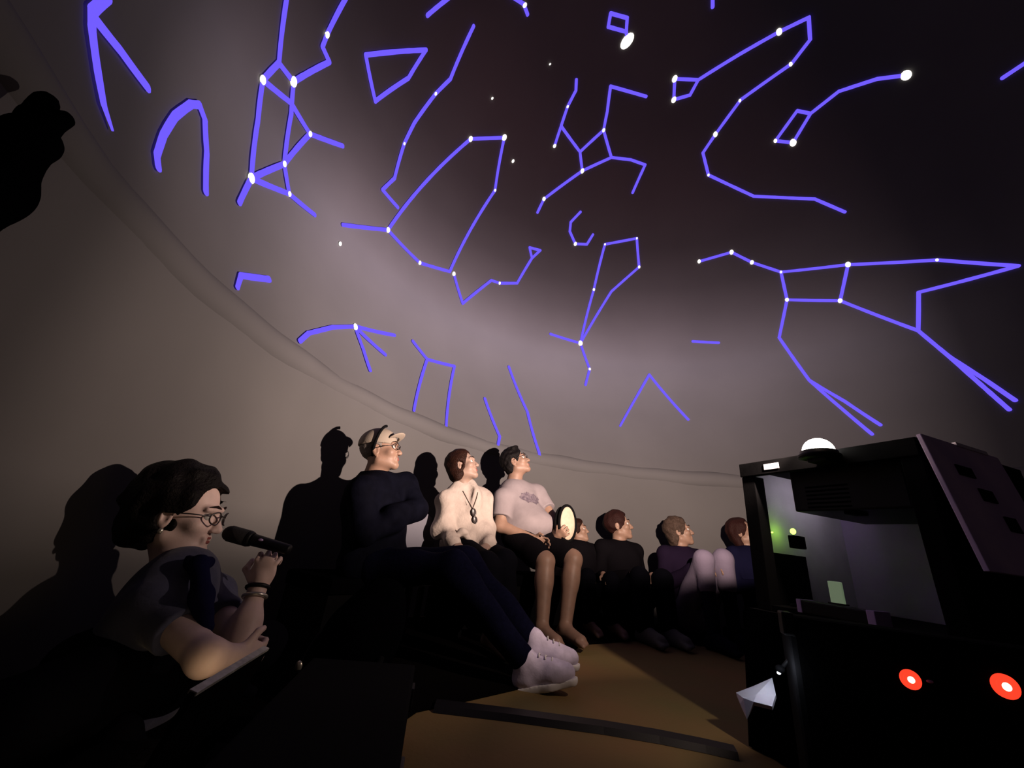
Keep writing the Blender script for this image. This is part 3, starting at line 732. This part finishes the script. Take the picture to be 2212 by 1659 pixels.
# local x runs along the hinge, local y towards the woman; the screen faces her
M['lapblack'] = mat('laptop_black', (.002, .002, .0024), .6, bump=.03, bscale=200, spec=.06)
M['lapedge'] = mat('pale_aluminium', (.50, .50, .44), .45, var=.35, vscale=40)
M['screen'] = mat('warm_screen', (.02, .02, .02), .25, emit=(1, .72, .42), es=1.1)
bobj('base', bx(-.15, .15, 0, .215, 0, .016), M['lapblack'], lt, bevel=.003)
kb = bobj('keyboard', bx(-.135, .135, .03, .13, .016, .018), M['black'], lt)
bm = bmesh.new()
for i in range(12):
    for j in range(5): box(bm, -.13+.0218*i, -.111+.0218*i, .033+.0195*j, .049+.0195*j, .018, .0205)
k_ = bobj('keys', bm, M['lapblack'], kb); k_['kind'] = 'stuff'
bobj('touchpad', bx(-.045, .045, .145, .205, .0155, .0165), M['black'], lt)
ld = bobj('lid', bx(-.15, .15, -.012, 0, 0, .20), M['lapblack'], lt, bevel=.003); ld.location = (0, .004, .014); ld.rotation_euler = (math.radians(16), 0, 0)
tag(bobj('screen', bx(-.14, .14, -.0005, .0012, .012, .192), M['screen'], ld), 'warm lit screen')
tag(bobj('top_edge', bx(-.149, .149, -.0135, .0015, .195, .2015), M['lapedge'], ld, bevel=.001), 'pale metal top edge')
pc = thing('equipment_box', 'low flat black box under the laptop', 'box', (-.56, .988, 0), math.radians(96.4))
bobj('body', bx(-.20, .20, -.10, .24, 0, .040), M['black'], pc, bevel=.006); bobj('lid', bx(-.205, .205, -.105, .245, .040, .0465), M['black'], pc, bevel=.002)
bobj('handle', bx(-.05, .05, -.125, -.106, .015, .03), M['blackplastic'], pc, bevel=.003)

# bag at the end of the man's bench
bg = Field(.008); bp = np.array([-.46, 1.72, 0])
bg.ell(bp+np.array([0, 0, .14]), np.array([.13, .17, .16]), k=.05).ell(bp+np.array([.05, .05, .24]), np.array([.10, .12, .13]), k=.05); bg.plane((0, 0, .002), (0, 0, -1)); bg.wrinkle(.006, 25)
bt = thing('shoulder_bag', 'slumped black bag on the floor between the laptop and the man', 'bag', tuple(bp))
fobj('body', bg, M['blackcloth'], bt)
obj('strap', *tube([bp+np.array(q) for q in ((-.10, -.10, .20), (-.14, -.13, .10), (-.10, -.19, .02), (0, -.21, .012), (.10, -.18, .03), (.12, -.1, .14))], .010), M['black'], bt)
tag(obj('buckle', *ellip(bp+np.array([-.137, -.142, .10]), (.012, .008, .016)), M['metal'], bt), 'pale metal buckle')

# 2 ---- man in the cap
M['jacket'] = mat('dark_navy_jacket', (.0022, .0024, .0055), .8, spec=.02, var=.3, vscale=15, bump=.2, bscale=50)
M['jeans'] = mat('dark_blue_jeans', (.0028, .003, .011), .9, spec=.02, var=.2, vscale=60, bump=.2, bscale=220)
M['cap'] = mat('beige_cap', (.24, .20, .16), .85, bump=.1, bscale=150)
M['shoe'] = mat('pale_lilac_shoe', (.62, .56, .72), .7, var=.15, vscale=30, bump=.1, bscale=90)
M['sole'] = mat('white_sole', (.72, .70, .68), .7)
def shoe(par, an, toe, S=1.0, seed=0):
    an = np.asarray(an, float); toe = np.asarray(toe, float); d = nz(toe-an); n = nz(np.cross(np.cross(d, (0, 0, 1)), d)) ; s_ = np.cross(d, n); A = np.array([s_, d, n])
    c = an - n*.055*S
    sh = Field(.005); sh.cap(an+n*.02*S, c, .047*S, .046*S, k=.03); sh.cap(c-d*.03*S, c+d*.12*S, .042*S, .045*S, k=.03); sh.cap(an, c+d*.15*S-n*.005, .045*S, .036*S, k=.03); sh.cap(c+d*.12*S, c+d*.185*S-n*.006*S, .043*S, .036*S, k=.03)
    sh.plane(c-n*.036*S, -n); sh.wrinkle(.0012, 90)
    o = fobj('shoe', sh, M['shoe'], par, seed)
    so = Field(.005); so.cap(c-d*.035*S-n*.036*S, c+d*.10*S-n*.036*S, .044*S, .047*S, k=.02); so.cap(c+d*.10*S-n*.036*S, c+d*.19*S-n*.032*S, .047*S, .036*S, k=.02)
    so.plane(c-n*.028*S, n); so.plane(c-n*.058*S, -n)
    so_ = fobj('sole', so, M['sole'], o, seed)
    v = []
    for i in range(4):
        m_ = an + d*(.045+.028*i)*S - n*(.0+.012*i)*S + n*.03*S
        v.append(tube([m_-s_*.026*S, m_+n*.008, m_+s_*.026*S], .0032, 6))
    obj('laces', *merge(*v), M['sole'], o)
    return o
def man():
    hd = Head(at(822, 976, 2.25), (.955, .02, .30), (-.22, .02, 1), 1.0)
    P = dict(pelvis=at(806, 1222, 2.30), neck=at(806, 1036, 2.28), sr=at(782, 1064, 2.12), sl=at(872, 1052, 2.42), girth=1.12)
    t = person('older man in a beige cap and dark jacket, arms folded, legs stretched out', 'seated people', (P['pelvis'][0], P['pelvis'][1], 0))
    er, el_ = at(786, 1152, 2.06), at(900, 1100, 2.36)
    wr, wl = at(852, 1126, 2.20), at(846, 1116, 2.16)
    pe = P['pelvis']
    hr, hl = pe+np.array([.06, -.10, 0]), pe+np.array([.06, .10, 0])
    kr, kl = at(980, 1226, 2.05), at(1004, 1212, 2.22)
    ar, al = at(1134, 1432, 1.98), at(1152, 1388, 2.10)
    b = Field(.006); hd.build(b); torso(b, P)
    b.cap(hd.p(0, -.015, -.06), P['neck'], .056, .062, k=.03)
    limb(b, P['sr'], er, wr, .048, .040, .028); limb(b, P['sl'], el_, wl, .048, .040, .028)
    hand(b, wr, nz(np.array([.1, .9, -.1])), (-.8, .3, 0), (0, 0, 1), (.3, .4, .3), .9); hand(b, wl, nz(np.array([-.9, .25, -.1])), (.2, .9, 0), (0, 0, 1), (.3, .4, .3), .9)
    limb(b, hr, kr, ar, .078, .058, .040); limb(b, hl, kl, al, .078, .058, .040)
    tr_, tl_ = at(1238, 1414, 1.93), at(1252, 1390, 2.08)
    fobj('body', b, M['skin'], t, 6)
    j = Field(.007); torso(j, P, .030)
    j.cap(P['neck']-np.array([0, 0, .05]), P['neck']+np.array([.0, 0, .03]), .10, .072, k=.03, flat=True)
    limb(j, P['sr'], er, wr, .052, .046, .042, .018); limb(j, P['sl'], el_, wl, .052, .046, .042, .018); j.wrinkle(.006, 24)
    fobj('jacket', j, M['jacket'], t, 7)
    q = Field(.007); limb(q, hr, kr, kr*.06+ar*.94, .092, .072, .056); limb(q, hl, kl, kl*.06+al*.94, .092, .072, .056); q.ell(pe+np.array([.03, 0, 0]), np.array([.15, .18, .12]), k=.04); q.wrinkle(.005, 26)
    fobj('jeans', q, M['jeans'], t, 8)
    tag(shoe(t, ar, tr_, .92, 1), 'pale lilac shoe, toe up'); tag(shoe(t, al, tl_, .92, 2), 'pale lilac shoe behind the other')
    # cap
    c = Field(.005); E_ = lambda p_, r, k=.02, cut=False: c.ell(hd.p(*p_), np.array(r), hd.A, k=k, cut=cut)
    E_((0, -.012, .052), (.090, .108, .088)); c.plane(hd.p(0, 0, .034), -(hd.u*.97+hd.f*.16))
    cp = fobj('cap', c, M['cap'], t, 9)
    v = Field(.004)
    v.ell(hd.p(0, .088, .060), np.array([.072, .062, .010]), np.array([hd.r, nz(hd.f+hd.u*.34), nz(hd.u-hd.f*.34)]), k=.01); v.ell(hd.p(0, .02, .06), np.array([.076, .088, .08]), hd.A, k=.004, cut=True)
    fobj('visor', v, M['cap'], cp, 10)
    band = []
    for a in np.linspace(-1.0, 1.38, 26):
        band.append(hd.p(.0915*math.cos(a*1.0)*(1 if a > -9 else 1) if False else .094*math.cos(a), .035+.045*math.sin(a)-.03, .050+.092*math.sin(a)))
    tag(obj('strap', *tube(band, .008, 8), M['black'], cp), 'black strap over the cap')
    gh = Field(.005); e = hd.hair(gh, .006); e((0, .10, .0), (.12, .09, .2), .01, True); gh.plane(hd.p(0, 0, .045), hd.u); e((.08, -.005, -.01), (.03, .03, .04), .01, True); gh.wrinkle(.002, 120)
    fobj('hair', gh, M['hair_grey'], t, 11)
    hd.details(t)
    hd.glasses(t, M['glassrim'])
man()

# 3 ---- woman in the cream shirt
M['cream'] = mat('cream_shirt', (.34, .29, .26), .8, spec=.02, var=.10, vscale=18, bump=.7, bscale=26)
M['lav'] = mat('pale_skirt', (.36, .28, .33), .85, bump=.2, bscale=60)
def lady_cream():
    hd = Head(at(999, 1008, 2.80), (.89, -.18, .42), (-.12, .10, 1), .97)
    P = dict(pelvis=at(1012, 1180, 2.86), neck=at(1000, 1062, 2.83), sr=at(962, 1082, 2.74), sl=at(1040, 1078, 2.88), girth=.84)
    t = person('woman with a brown bob in a loose cream shirt, head tipped back', 'seated people', (P['pelvis'][0], P['pelvis'][1], 0))
    er, el_ = at(956, 1142, 2.70), at(1052, 1140, 2.84)
    wr, wl = at(985, 1178, 2.58), at(1052, 1180, 2.66); pe = P['pelvis']
    hr, hl = pe+np.array([-.07, -.06, -.02]), pe+np.array([.09, .05, -.02])
    kr, kl = at(1052, 1222, 2.46), at(1088, 1214, 2.56); ar, al = at(1062, 1350, 2.45), at(1096, 1345, 2.55)
    ar[2] = al[2] = .09
    b = Field(.006); hd.build(b); torso(b, P); b.cap(hd.p(0, -.015, -.06), P['neck'], .048, .054, k=.03)
    limb(b, P['sr'], er, wr, .042, .036, .025); limb(b, P['sl'], el_, wl, .042, .036, .025)
    hand(b, wr, nz(np.array([.7, -.6, -.2])), (0, 0, -1), (-.4, -.6, .1), (.3, .4, .3), .9); hand(b, wl, nz(np.array([-.3, -.9, -.2])), (0, 0, -1), (-.8, .3, 0), (.3, .4, .3), .9)
    limb(b, hr, kr, ar, .075, .055, .038); limb(b, hl, kl, al, .075, .055, .038)
    foot(b, ar, ar+np.array([.10, -.16, -.06]), .92); foot(b, al, al+np.array([.10, -.16, -.06]), .92)
    fobj('body', b, M['skin2'], t, 12)
    s_ = Field(.006); torso(s_, P, .024); s_.ell(pe+np.array([0, 0, .0]), np.array([.19, .15, .12]), k=.05)
    s_.cap(P['neck']-np.array([0, 0, .05]), P['neck']+np.array([0, 0, .012]), .09, .062, k=.03, flat=True)
    limb(s_, P['sr'], er, er*.12+wr*.88, .066, .064, .050); limb(s_, P['sl'], el_, el_*.12+wl*.88, .066, .064, .050)
    s_.wrinkle(.011, 36, 6, (1.5, 1.5, .4)); s_.cap(pe+np.array([.03, -.05, -.02]), pe+np.array([.06, -.10, -.07]), .15, .12, k=.05); s_.plane(pe+np.array([0, 0, -.12]), (0, 0, -1))
    fw = nz(np.cross(nz(P['neck']-P['pelvis']), P['sr']-P['sl'])); n0 = P['neck']
    s_.cap(n0+fw*.12+np.array([0, 0, .02]), n0+fw*.14+np.array([0, 0, -.09]), .045, .012, k=.01, cut=True)
    sh = fobj('shirt', s_, M['cream'], t, 13)
    rt = nz(np.cross(fw, (0, 0, 1)))
    for q in (-1, 1):
        obj('collar', *merge(tube([n0+rt*.065*q+np.array([0, 0, .025])-fw*.02, n0+rt*.05*q+fw*.06+np.array([0, 0, .005]), n0+rt*.012*q+fw*.128+np.array([0, 0, -.10])], [.012, .018, .008], 8)), M['cream'], sh)
    kn = at(1000, 1150, 2.64)
    kf = Field(.005); kf.ell(kn, np.array([.035, .03, .022]), k=.01); kf.cap(kn, kn+rt*.08+np.array([0, 0, -.05]), .02, .014, k=.01); kf.cap(kn, kn-rt*.08+np.array([0, 0, -.055]), .02, .014, k=.01); kf.wrinkle(.003, 80)
    tag(fobj('knot', kf, M['cream'], sh, 14), 'front hem tied in a knot')
    g = Field(.007); limb(g, hr, kr, kr*.5+ar*.5, .09, .075, .07); limb(g, hl, kl, kl*.5+al*.5, .09, .075, .07); g.ell(pe, np.array([.16, .13, .10]), k=.04); g.wrinkle(.004, 28)
    fobj('trousers', g, M['darktrouser'], t, 15)
    h = Field(.005); e = hd.hair(h, .016); e((0, -.055, -.03), (.082, .058, .085), .03)
    for q in (-1, 1): e((.062*q, -.03, -.045), (.026, .045, .065), .02)
    e((0, .105, -.02), (.085, .080, .125), .01, True); e((.092, .012, -.012), (.03, .026, .032), .01, True); h.wrinkle(.003, 90)
    fobj('hair', h, M['hair_brown'], t, 16)
    hd.details(t)
    from mathutils.bvhtree import BVHTree
    off = np.array(t.location); bv = BVHTree.FromPolygons([tuple(np.array(v.co)+off) for v in sh.data.vertices], [tuple(p.vertices) for p in sh.data.polygons])
    def onshirt(p, lift=.004):
        h_ = bv.ray_cast(Vector(p + fw*.5), Vector(-fw)); q_ = np.array(h_[0]) if h_[0] is not None else p
        return q_ + fw*lift
    g0 = at(1022, 1100, 2.70); parts_ = []
    for q in (-1, 1):
        k0 = n0 + rt*.045*q + np.array([0, 0, -.012])
        parts_.append(tube([onshirt(k0*(1-a)+g0*a) for a in np.linspace(0, 1, 14)], .0022, 6))
    tag(obj('lanyard', *merge(*parts_), M['hair_ash'], t), 'thin neck cord')
    gc_ = onshirt(g0, .012); ua = nz(np.array([0, 0, 1.]) + rt*.35); ub = nz(np.cross(fw, ua)); rr = []
    for dx in (0, 1):
        c_ = gc_ - ua*(.020+.050*dx) - ub*.004
        rr.append(tube([c_ + .013*math.cos(q)*ub + .022*math.sin(q)*ua for q in np.linspace(0, 2*PI, 20, endpoint=False)], .0045, 6, True))
        rr.append(ellip(c_, (.013, .002, .021), np.array([ub, fw, ua]), 12, 6))
    tag(obj('hanging_glasses', *merge(*rr), M['glassrim'], t), 'dark glasses hanging on the cord')
lady_cream()

# 4 ---- woman in the grey shirt
def tee_mat():
    m = mat('grey_tee', (.215, .185, .195), .85, spec=.02, var=.06, vscale=14, bump=.2, bscale=30); return m
M['tee'] = tee_mat(); M['shorts'] = mat('black_shorts', (.0035, .003, .004), .9, spec=.02, bump=.2, bscale=90)
M['print'] = mat('faded_print', (.16, .13, .15), .85, col2=(.06, .045, .065), vscale=55)
def lady_grey():
    hd = Head(at(1113, 1000, 3.22), (.85, -.16, .52), (-.25, .1, 1), 1.0)
    P = dict(pelvis=at(1134, 1158, 3.20), neck=at(1108, 1052, 3.25), sr=at(1088, 1076, 3.12), sl=at(1158, 1066, 3.33), girth=1.22)
    t = person('woman with short black hair and glasses in a grey printed t-shirt and shorts', 'seated people', (P['pelvis'][0], P['pelvis'][1], 0))
    er, el_ = at(1080, 1136, 3.06), at(1192, 1118, 3.22); wr, wl = at(1150, 1164, 2.98), at(1204, 1160, 3.05); pe = P['pelvis']
    hr, hl = pe+np.array([-.07, -.10, -.02]), pe+np.array([.10, .0, -.02])
    kr, kl = at(1178, 1212, 2.86), at(1238, 1208, 2.94); ar, al = at(1172, 1330, 2.78), at(1222, 1322, 2.86); ar[2] = al[2] = .10
    b = Field(.006); hd.build(b); torso(b, P); b.cap(hd.p(0, -.015, -.06), P['neck'], .056, .066, k=.03)
    limb(b, P['sr'], er, wr, .054, .046, .030); limb(b, P['sl'], el_, wl, .052, .042, .028)
    hand(b, wr, nz(np.array([.9, -.2, -.1])), (0, .3, -1), (0, -.5, .8), (.4, .5, .4), .95)
    hand(b, wl, nz(np.array([.35, -.6, .35])), (.6, .5, .3), (-.5, -.2, .8), (1.0, 1.1, .8), .95, .9)
    limb(b, hr, kr, ar, .088, .062, .040); limb(b, hl, kl, al, .088, .062, .040)
    for k_, a_ in ((kr, ar), (kl, al)): b.ell(k_*.68+a_*.32 + np.array([0, .02, 0]), np.array([.054, .06, .09]), k=.04)
    for a_ in (ar, al): foot(b, a_, a_+np.array([.10, -.17, -.06]), .98)
    fobj('body', b, M['skin'], t, 17)
    s_ = Field(.006); torso(s_, P, .020); s_.ell(pe+np.array([.03, -.05, .09]), np.array([.18, .17, .12]), k=.06)
    s_.cap(P['neck']-np.array([0, 0, .05]), P['neck']+np.array([0, 0, .006]), .10, .066, k=.03, flat=True)
    for a, c_ in ((P['sr'], er), (P['sl'], el_)): s_.cap(a, a*.30+c_*.70, .072, .074, k=.03, flat=True)
    s_.wrinkle(.005, 20, 5, (.6, .6, 1.6)); s_.plane(pe+np.array([0, 0, -.005]), (0, 0, -1))
    tee = fobj('t_shirt', s_, M['tee'], t, 18)
    fw = nz(np.cross(nz(P['neck']-P['pelvis']), P['sr']-P['sl'])); rt = nz(P['sr']-P['sl'])
    # faded unreadable print: a thin patch lying on the chest
    me = tee.data; off = np.array(t.location); co = np.empty(len(me.vertices)*3); me.vertices.foreach_get('co', co); co = co.reshape(-1, 3)
    cen = at(1154, 1076, 3.1) - off; rel = co-cen; uu = rel @ rt; vv = rel @ np.array([0, 0, 1]); 
    ins = (np.abs(uu)/.10)**2 + (np.abs(vv)/.040)**2 + .35*np.sin(uu*90)*np.sin(vv*110) < 1; ins &= (rel @ fw) > -.14
    fs = [tuple(p.vertices) for p in me.polygons if all(ins[i] for i in p.vertices)]
    if fs:
        us = sorted({i for q in fs for i in q}); mp = {i: k for k, i in enumerate(us)}; nr = [np.array(me.vertices[i].normal) for i in us]
        pv = [co[i] + n*.0022 for i, n in zip(us, nr)]
        pr = obj('print', pv, [tuple(mp[i] for i in q) for q in fs], M['print'], tee, world=False); tag(pr, 'faded dark lettering-like print across the chest')
    g = Field(.007); limb(g, hr, hr*.35+kr*.65, hr*.22+kr*.78, .104, .088, .086); limb(g, hl, hl*.35+kl*.65, hl*.22+kl*.78, .104, .088, .086); g.ell(pe, np.array([.19, .16, .11]), k=.04); g.wrinkle(.004, 28)
    fobj('shorts', g, M['shorts'], t, 19)
    h = Field(.005); e = hd.hair(h, .012); e((0, -.05, -.02), (.074, .052, .07), .03); e((0, .03, .115), (.06, .05, .02), .02); e((0, .108, -.03), (.08, .072, .125), .01, True); e((.088, .004, -.012), (.03, .026, .04), .01, True); e((-.088, .004, -.012), (.03, .026, .04), .01, True); h.wrinkle(.003, 110)
    fobj('hair', h, M['hair_black'], t, 20)
    hd.details(t); hd.glasses(t, M['glassrim'])
    # oval fan she holds upright
    ft = thing('hand_fan', 'cream oval with a dark rim held upright by the woman in grey', 'fan', tuple(at(1225, 1160, 3.02)))
    cc = at(1226, 1130, 3.03); nrm = nz(LENS-cc); sd = nz(np.cross(nrm, [0, 0, 1])); u_ = np.cross(sd, nrm)
    M['creamfan'] = mat('cream_fan', (.38, .31, .23), .6, var=.1, vscale=30)
    obj('face', *ellip(cc, (.060, .012, .118), np.array([sd, nrm, u_]), 28, 14), M['creamfan'], ft)
    obj('rim', *tube([cc - nrm*.005 + .066*math.cos(a)*sd + .125*math.sin(a)*u_ for a in np.linspace(0, 2*PI, 36, endpoint=False)], .012, 8, True), M['black'], ft)
    obj('back', *ellip(cc-nrm*.03+np.array([-.03, 0, 0]), (.062, .024, .120), np.array([sd, nrm, u_]), 28, 14), M['black'], ft)
    obj('handle', *tube([cc-u_*.12, cc-u_*.19], .012), M['black'], ft)
lady_grey()

# 5 ---- people further round the wall, sitting low
M['blacktop'] = mat('black_top', (.0035, .003, .004), .9, spec=.02, bump=.2, bscale=60)
M['darktop'] = mat('dark_plum_top', (.010, .006, .016), .9, spec=.02, bump=.2, bscale=60)
M['navytop'] = mat('navy_top', (.005, .005, .018), .9, spec=.02, bump=.2, bscale=60)
M['palepants'] = mat('pale_trousers', (.15, .125, .18), .85, bump=.25, bscale=40)
M['dimshoe'] = mat('grey_shoe', (.10, .10, .09), .8)
M['sock'] = mat('dark_socks', (.006, .006, .012), .9, spec=.02)
def sitter(label, cush, hx, hy, F, fwd, size, top, leg, hair, bob=.0, kn=None, bare=False, seed=30, lean=.10, shoes=None):
    hd = Head(at(hx, hy, F), fwd, (-.1, .12, 1), size); f_ = nz(np.array([.25, -.97, 0])); r_ = nz(np.cross(f_, (0, 0, 1))); S = size
    ne = hd.p(0, -.03, -.135); pe = np.array([ne[0], ne[1], 0]) + f_*lean; pe[2] = max(.16, ne[2]-.50*S)
    P = dict(pelvis=pe, neck=ne, sr=ne+r_*.15*S+np.array([0, 0, -.05*S]), sl=ne-r_*.15*S+np.array([0, 0, -.05*S]), girth=.95*S)
    t = person(label, 'seated people', (pe[0], pe[1], 0))
    kr, kl = kn if kn else (pe+f_*.34*S+r_*.10+np.array([0, 0, .24*S]), pe+f_*.34*S-r_*.10+np.array([0, 0, .24*S]))
    ar = np.array([*(kr[:2]+f_[:2]*.05), .085]); al = np.array([*(kl[:2]+f_[:2]*.05), .085])
    er, el_ = P['sr']+r_*.06+f_*.03-np.array([0, 0, .24*S]), P['sl']-r_*.06+f_*.03-np.array([0, 0, .24*S])
    wr, wl = kr*.75+pe*.25+np.array([0, 0, .08]), kl*.75+pe*.25+np.array([0, 0, .08])
    hr, hl = pe+r_*.09*S, pe-r_*.09*S
    b = Field(.008); hd.build(b); torso(b, P); b.cap(hd.p(0, -.015, -.06), ne, .05*S, .056*S, k=.03)
    limb(b, P['sr'], er, wr, .042*S, .036*S, .026*S); limb(b, P['sl'], el_, wl, .042*S, .036*S, .026*S)
    for q, s2 in ((wr, -1), (wl, 1)): hand(b, q, f_*.9+np.array([0, 0, -.3]), (0, 0, -1), r_*s2, (.3, .4, .3), .95*S)
    limb(b, hr, kr, ar, .075*S, .055*S, .038*S); limb(b, hl, kl, al, .075*S, .055*S, .038*S)
    for a_ in (ar, al): foot(b, a_, a_+f_*.2*S+np.array([0, 0, -.055]), S)
    fobj('body', b, M['skin'], t, seed)
    s_ = Field(.009); torso(s_, P, .022); s_.cap(ne-np.array([0, 0, .05]), ne+np.array([0, 0, .01]), .085*S, .062*S, k=.03, flat=True)
    limb(s_, P['sr'], er, er*.2+wr*.8, .058*S, .052*S, .044*S); limb(s_, P['sl'], el_, el_*.2+wl*.8, .058*S, .052*S, .044*S); s_.wrinkle(.005, 24)
    fobj('top', s_, top, t, seed+1)
    g = Field(.009); e_ = .35 if bare else .92
    limb(g, hr, kr, kr*(1-e_)+ar*e_, .09*S, .072*S, .064*S); limb(g, hl, kl, kl*(1-e_)+al*e_, .09*S, .072*S, .064*S); g.ell(pe, np.array([.17, .14, .12])*S, k=.04); g.wrinkle(.004, 24); g.plane((0, 0, .01), (0, 0, -1))
    fobj('trousers', g, leg, t, seed+2)
    h = Field(.007); e = hd.hair(h, .016)
    if bob: e((0, -.055, -.03-bob*.3), (.08, .055, .07+bob), .03)
    e((0, .108, -.03), (.082, .076, .125), .01, True); h.wrinkle(.004, 80); fobj('hair', h, hair, t, seed+3)
    hd.details(t, lips=False)
    if bare:
        q = Field(.008); limb(q, kr*.55+ar*.45, kr*.3+ar*.7, ar, .05*S, .046*S, .046*S); limb(q, kl*.55+al*.45, kl*.3+al*.7, al, .05*S, .046*S, .046*S); fobj('leggings', q, M['sock'], t, seed+5)
        shoes = M['sock']
    if shoes:
        for a_ in (ar, al):
            q = Field(.008); foot(q, a_, a_+f_*.22*S+np.array([0, 0, -.055]), 1.18*S, k=.03); q.plane((0, 0, .004), (0, 0, -1)); fobj('shoe', q, shoes, t, seed+4)
    c = thing('floor_cushion', 'low black floor cushion under the ' + cush, 'cushion', (pe[0], pe[1], 0))
    hgt = pe[2]-.10*S
    bobj('pad', bx(-.24, .24, -.24, .24, 0, max(.05, hgt)), M['blackcloth'], c, bevel=min(.02, max(.05, hgt)*.4))
    return t
sitter('child-size person with brown hair behind the cream oval', 'child-size person', 1247, 1148, 3.72, (.88, -.35, .32), .86, M['blacktop'], M['darktrouser'], M['hair_brown'], seed=40)
sitter('person in a black top with thick brown hair, second right of the cream oval', 'black top with thick brown hair', 1336, 1137, 3.74, (.9, -.3, .25), 1.06, M['blacktop'], M['darktrouser'], M['hair_auburn'], seed=50, shoes=M['dimshoe'])
sitter('person with ash hair in a dark top and pale cropped trousers', 'pale cropped trousers', 1466, 1150, 3.70, (.88, -.35, .28), 1.04, M['darktop'], M['palepants'], M['hair_ash'],
       bob=.02, kn=(at(1520, 1210, 3.25), at(1562, 1208, 3.35)), bare=True, seed=60)
sitter('person in navy with dark red hair half hidden by the cabinet post', 'person in navy by the cabinet post', 1604, 1152, 3.55, (.6, -.6, .4), 1.0, M['navytop'], M['darktrouser'], M['hair_auburn'], bob=.03, seed=70)

# benches
bench('black bench under the man in the cap', (-.86, 2.10), (-.64, 2.42), .38, .32)
bench('long black bench under the two women by the wall', (-.30, 2.84), (.52, 3.46), .42, .36)
# grey chair between them
M['chair'] = mat('pale_grey_plastic', (.14, .14, .17), .6, bump=.05, bscale=80)
gc = thing('plastic_chair', 'pale grey chair back between the man and the cream shirt', 'chair', tuple(at(903, 1140, 2.70)*np.array([1, 1, 0])), math.radians(62))
zt = at(903, 1104, 2.70)[2]
V, Fc = [], []
prof = [(-.15, .05), (-.155, .20), (-.145, .29), (-.11, .355), (-.05, .385), (.05, .385), (.11, .355), (.145, .29), (.155, .20), (.15, .05)]
for dy in (0, .02):
    for x, z in prof: V.append((x, dy + .05*(x/.21)**2*-1, zt-.385+z))
n_ = len(prof); Fc = [tuple(range(n_)), tuple(range(n_, 2*n_))[::-1]] + [(i, (i+1) % n_, n_+(i+1) % n_, n_+i) for i in range(n_)]
obj('backrest', V, Fc, M['chair'], gc, smooth=False, world=False)
bobj('seat', bx(-.15, .15, -.14, .0, zt-.42, zt-.395), M['blackplastic'], gc, bevel=.01)
for x in (-.13, .13):
    for y in (-.12, -.01): bobj('leg', bx(x-.014, x+.014, y-.014, y+.014, 0, zt-.42), M['blackplastic'], gc)

# long black box added to darken the lit floor beside the laptop
tk = thing('floor_dark_box', 'long black box added to darken the floor right of the laptop', 'added box', (-.245, 1.10, 0), math.radians(8))
bobj('body', bx(-.20, .09, -.33, .33, 0, .135), M['black'], tk, bevel=.01)
bobj('lid', bx(-.205, .095, -.335, .335, .137, .175), M['black'], tk, bevel=.008)
for y in (-.2, .2): bobj('latch', bx(.092, .102, y-.025, y+.025, .11, .16), M['blackplastic'], tk, bevel=.002)
# made-up clip light, added to brighten the white sheet
q = at(1676, 1462, 1.035)
cl = thing('sheet_fill_light', 'tiny made-up clip light added to brighten the crumpled white sheet', 'lamp', tuple(q))
obj('head', *ellip(q + np.array([.012, 0, .016]), (.010, .010, .008)), M['black'], cl)
M['sheetfill'] = mat('sheet_fill_glow', (.5, .5, .6), .3, emit=(.8, .86, 1), es=3)
obj('fill_bulb', *ellip(q + np.array([.008, 0, .008]), (.004, .004, .003)), M['sheetfill'], cl)
obj('neck', *tube([q + np.array([.02, .002, .02]), q + np.array([.05, .0, .05]), q + np.array([.075, -.02, .05]), q + np.array([.085, -.035, .03])], .004), M['blackplastic'], cl)
kl_ = bpy.data.lights.new('sheet_fill_lamp', 'POINT'); kl_.energy = .16; kl_.color = (.84, .88, 1); kl_.shadow_soft_size = .006
klo = bpy.data.objects.new('sheet_fill_lamp', kl_); C.objects.link(klo); klo.parent = cl; klo.location = (-.012, -.045, .03)

# thin black sheet added to darken the lit floor under the seats
M['mat'] = mat('floor_shade_black', (.0035, .003, .003), .95, bump=.3, bscale=120, spec=0)
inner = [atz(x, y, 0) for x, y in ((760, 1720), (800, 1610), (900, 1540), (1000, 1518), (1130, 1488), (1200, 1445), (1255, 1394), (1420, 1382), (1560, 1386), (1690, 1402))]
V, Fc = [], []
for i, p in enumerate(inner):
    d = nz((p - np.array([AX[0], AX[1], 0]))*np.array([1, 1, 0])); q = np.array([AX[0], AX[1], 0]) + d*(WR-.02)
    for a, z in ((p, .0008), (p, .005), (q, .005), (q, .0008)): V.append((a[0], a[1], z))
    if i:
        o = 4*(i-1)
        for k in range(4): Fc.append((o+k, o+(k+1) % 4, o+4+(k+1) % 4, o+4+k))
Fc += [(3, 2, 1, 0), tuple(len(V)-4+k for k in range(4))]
tag(obj('floor_dark_sheet', V, Fc, M['mat'], smooth=False), 'thin black sheet added to darken the floor along the wall under the seated people', 'mat')
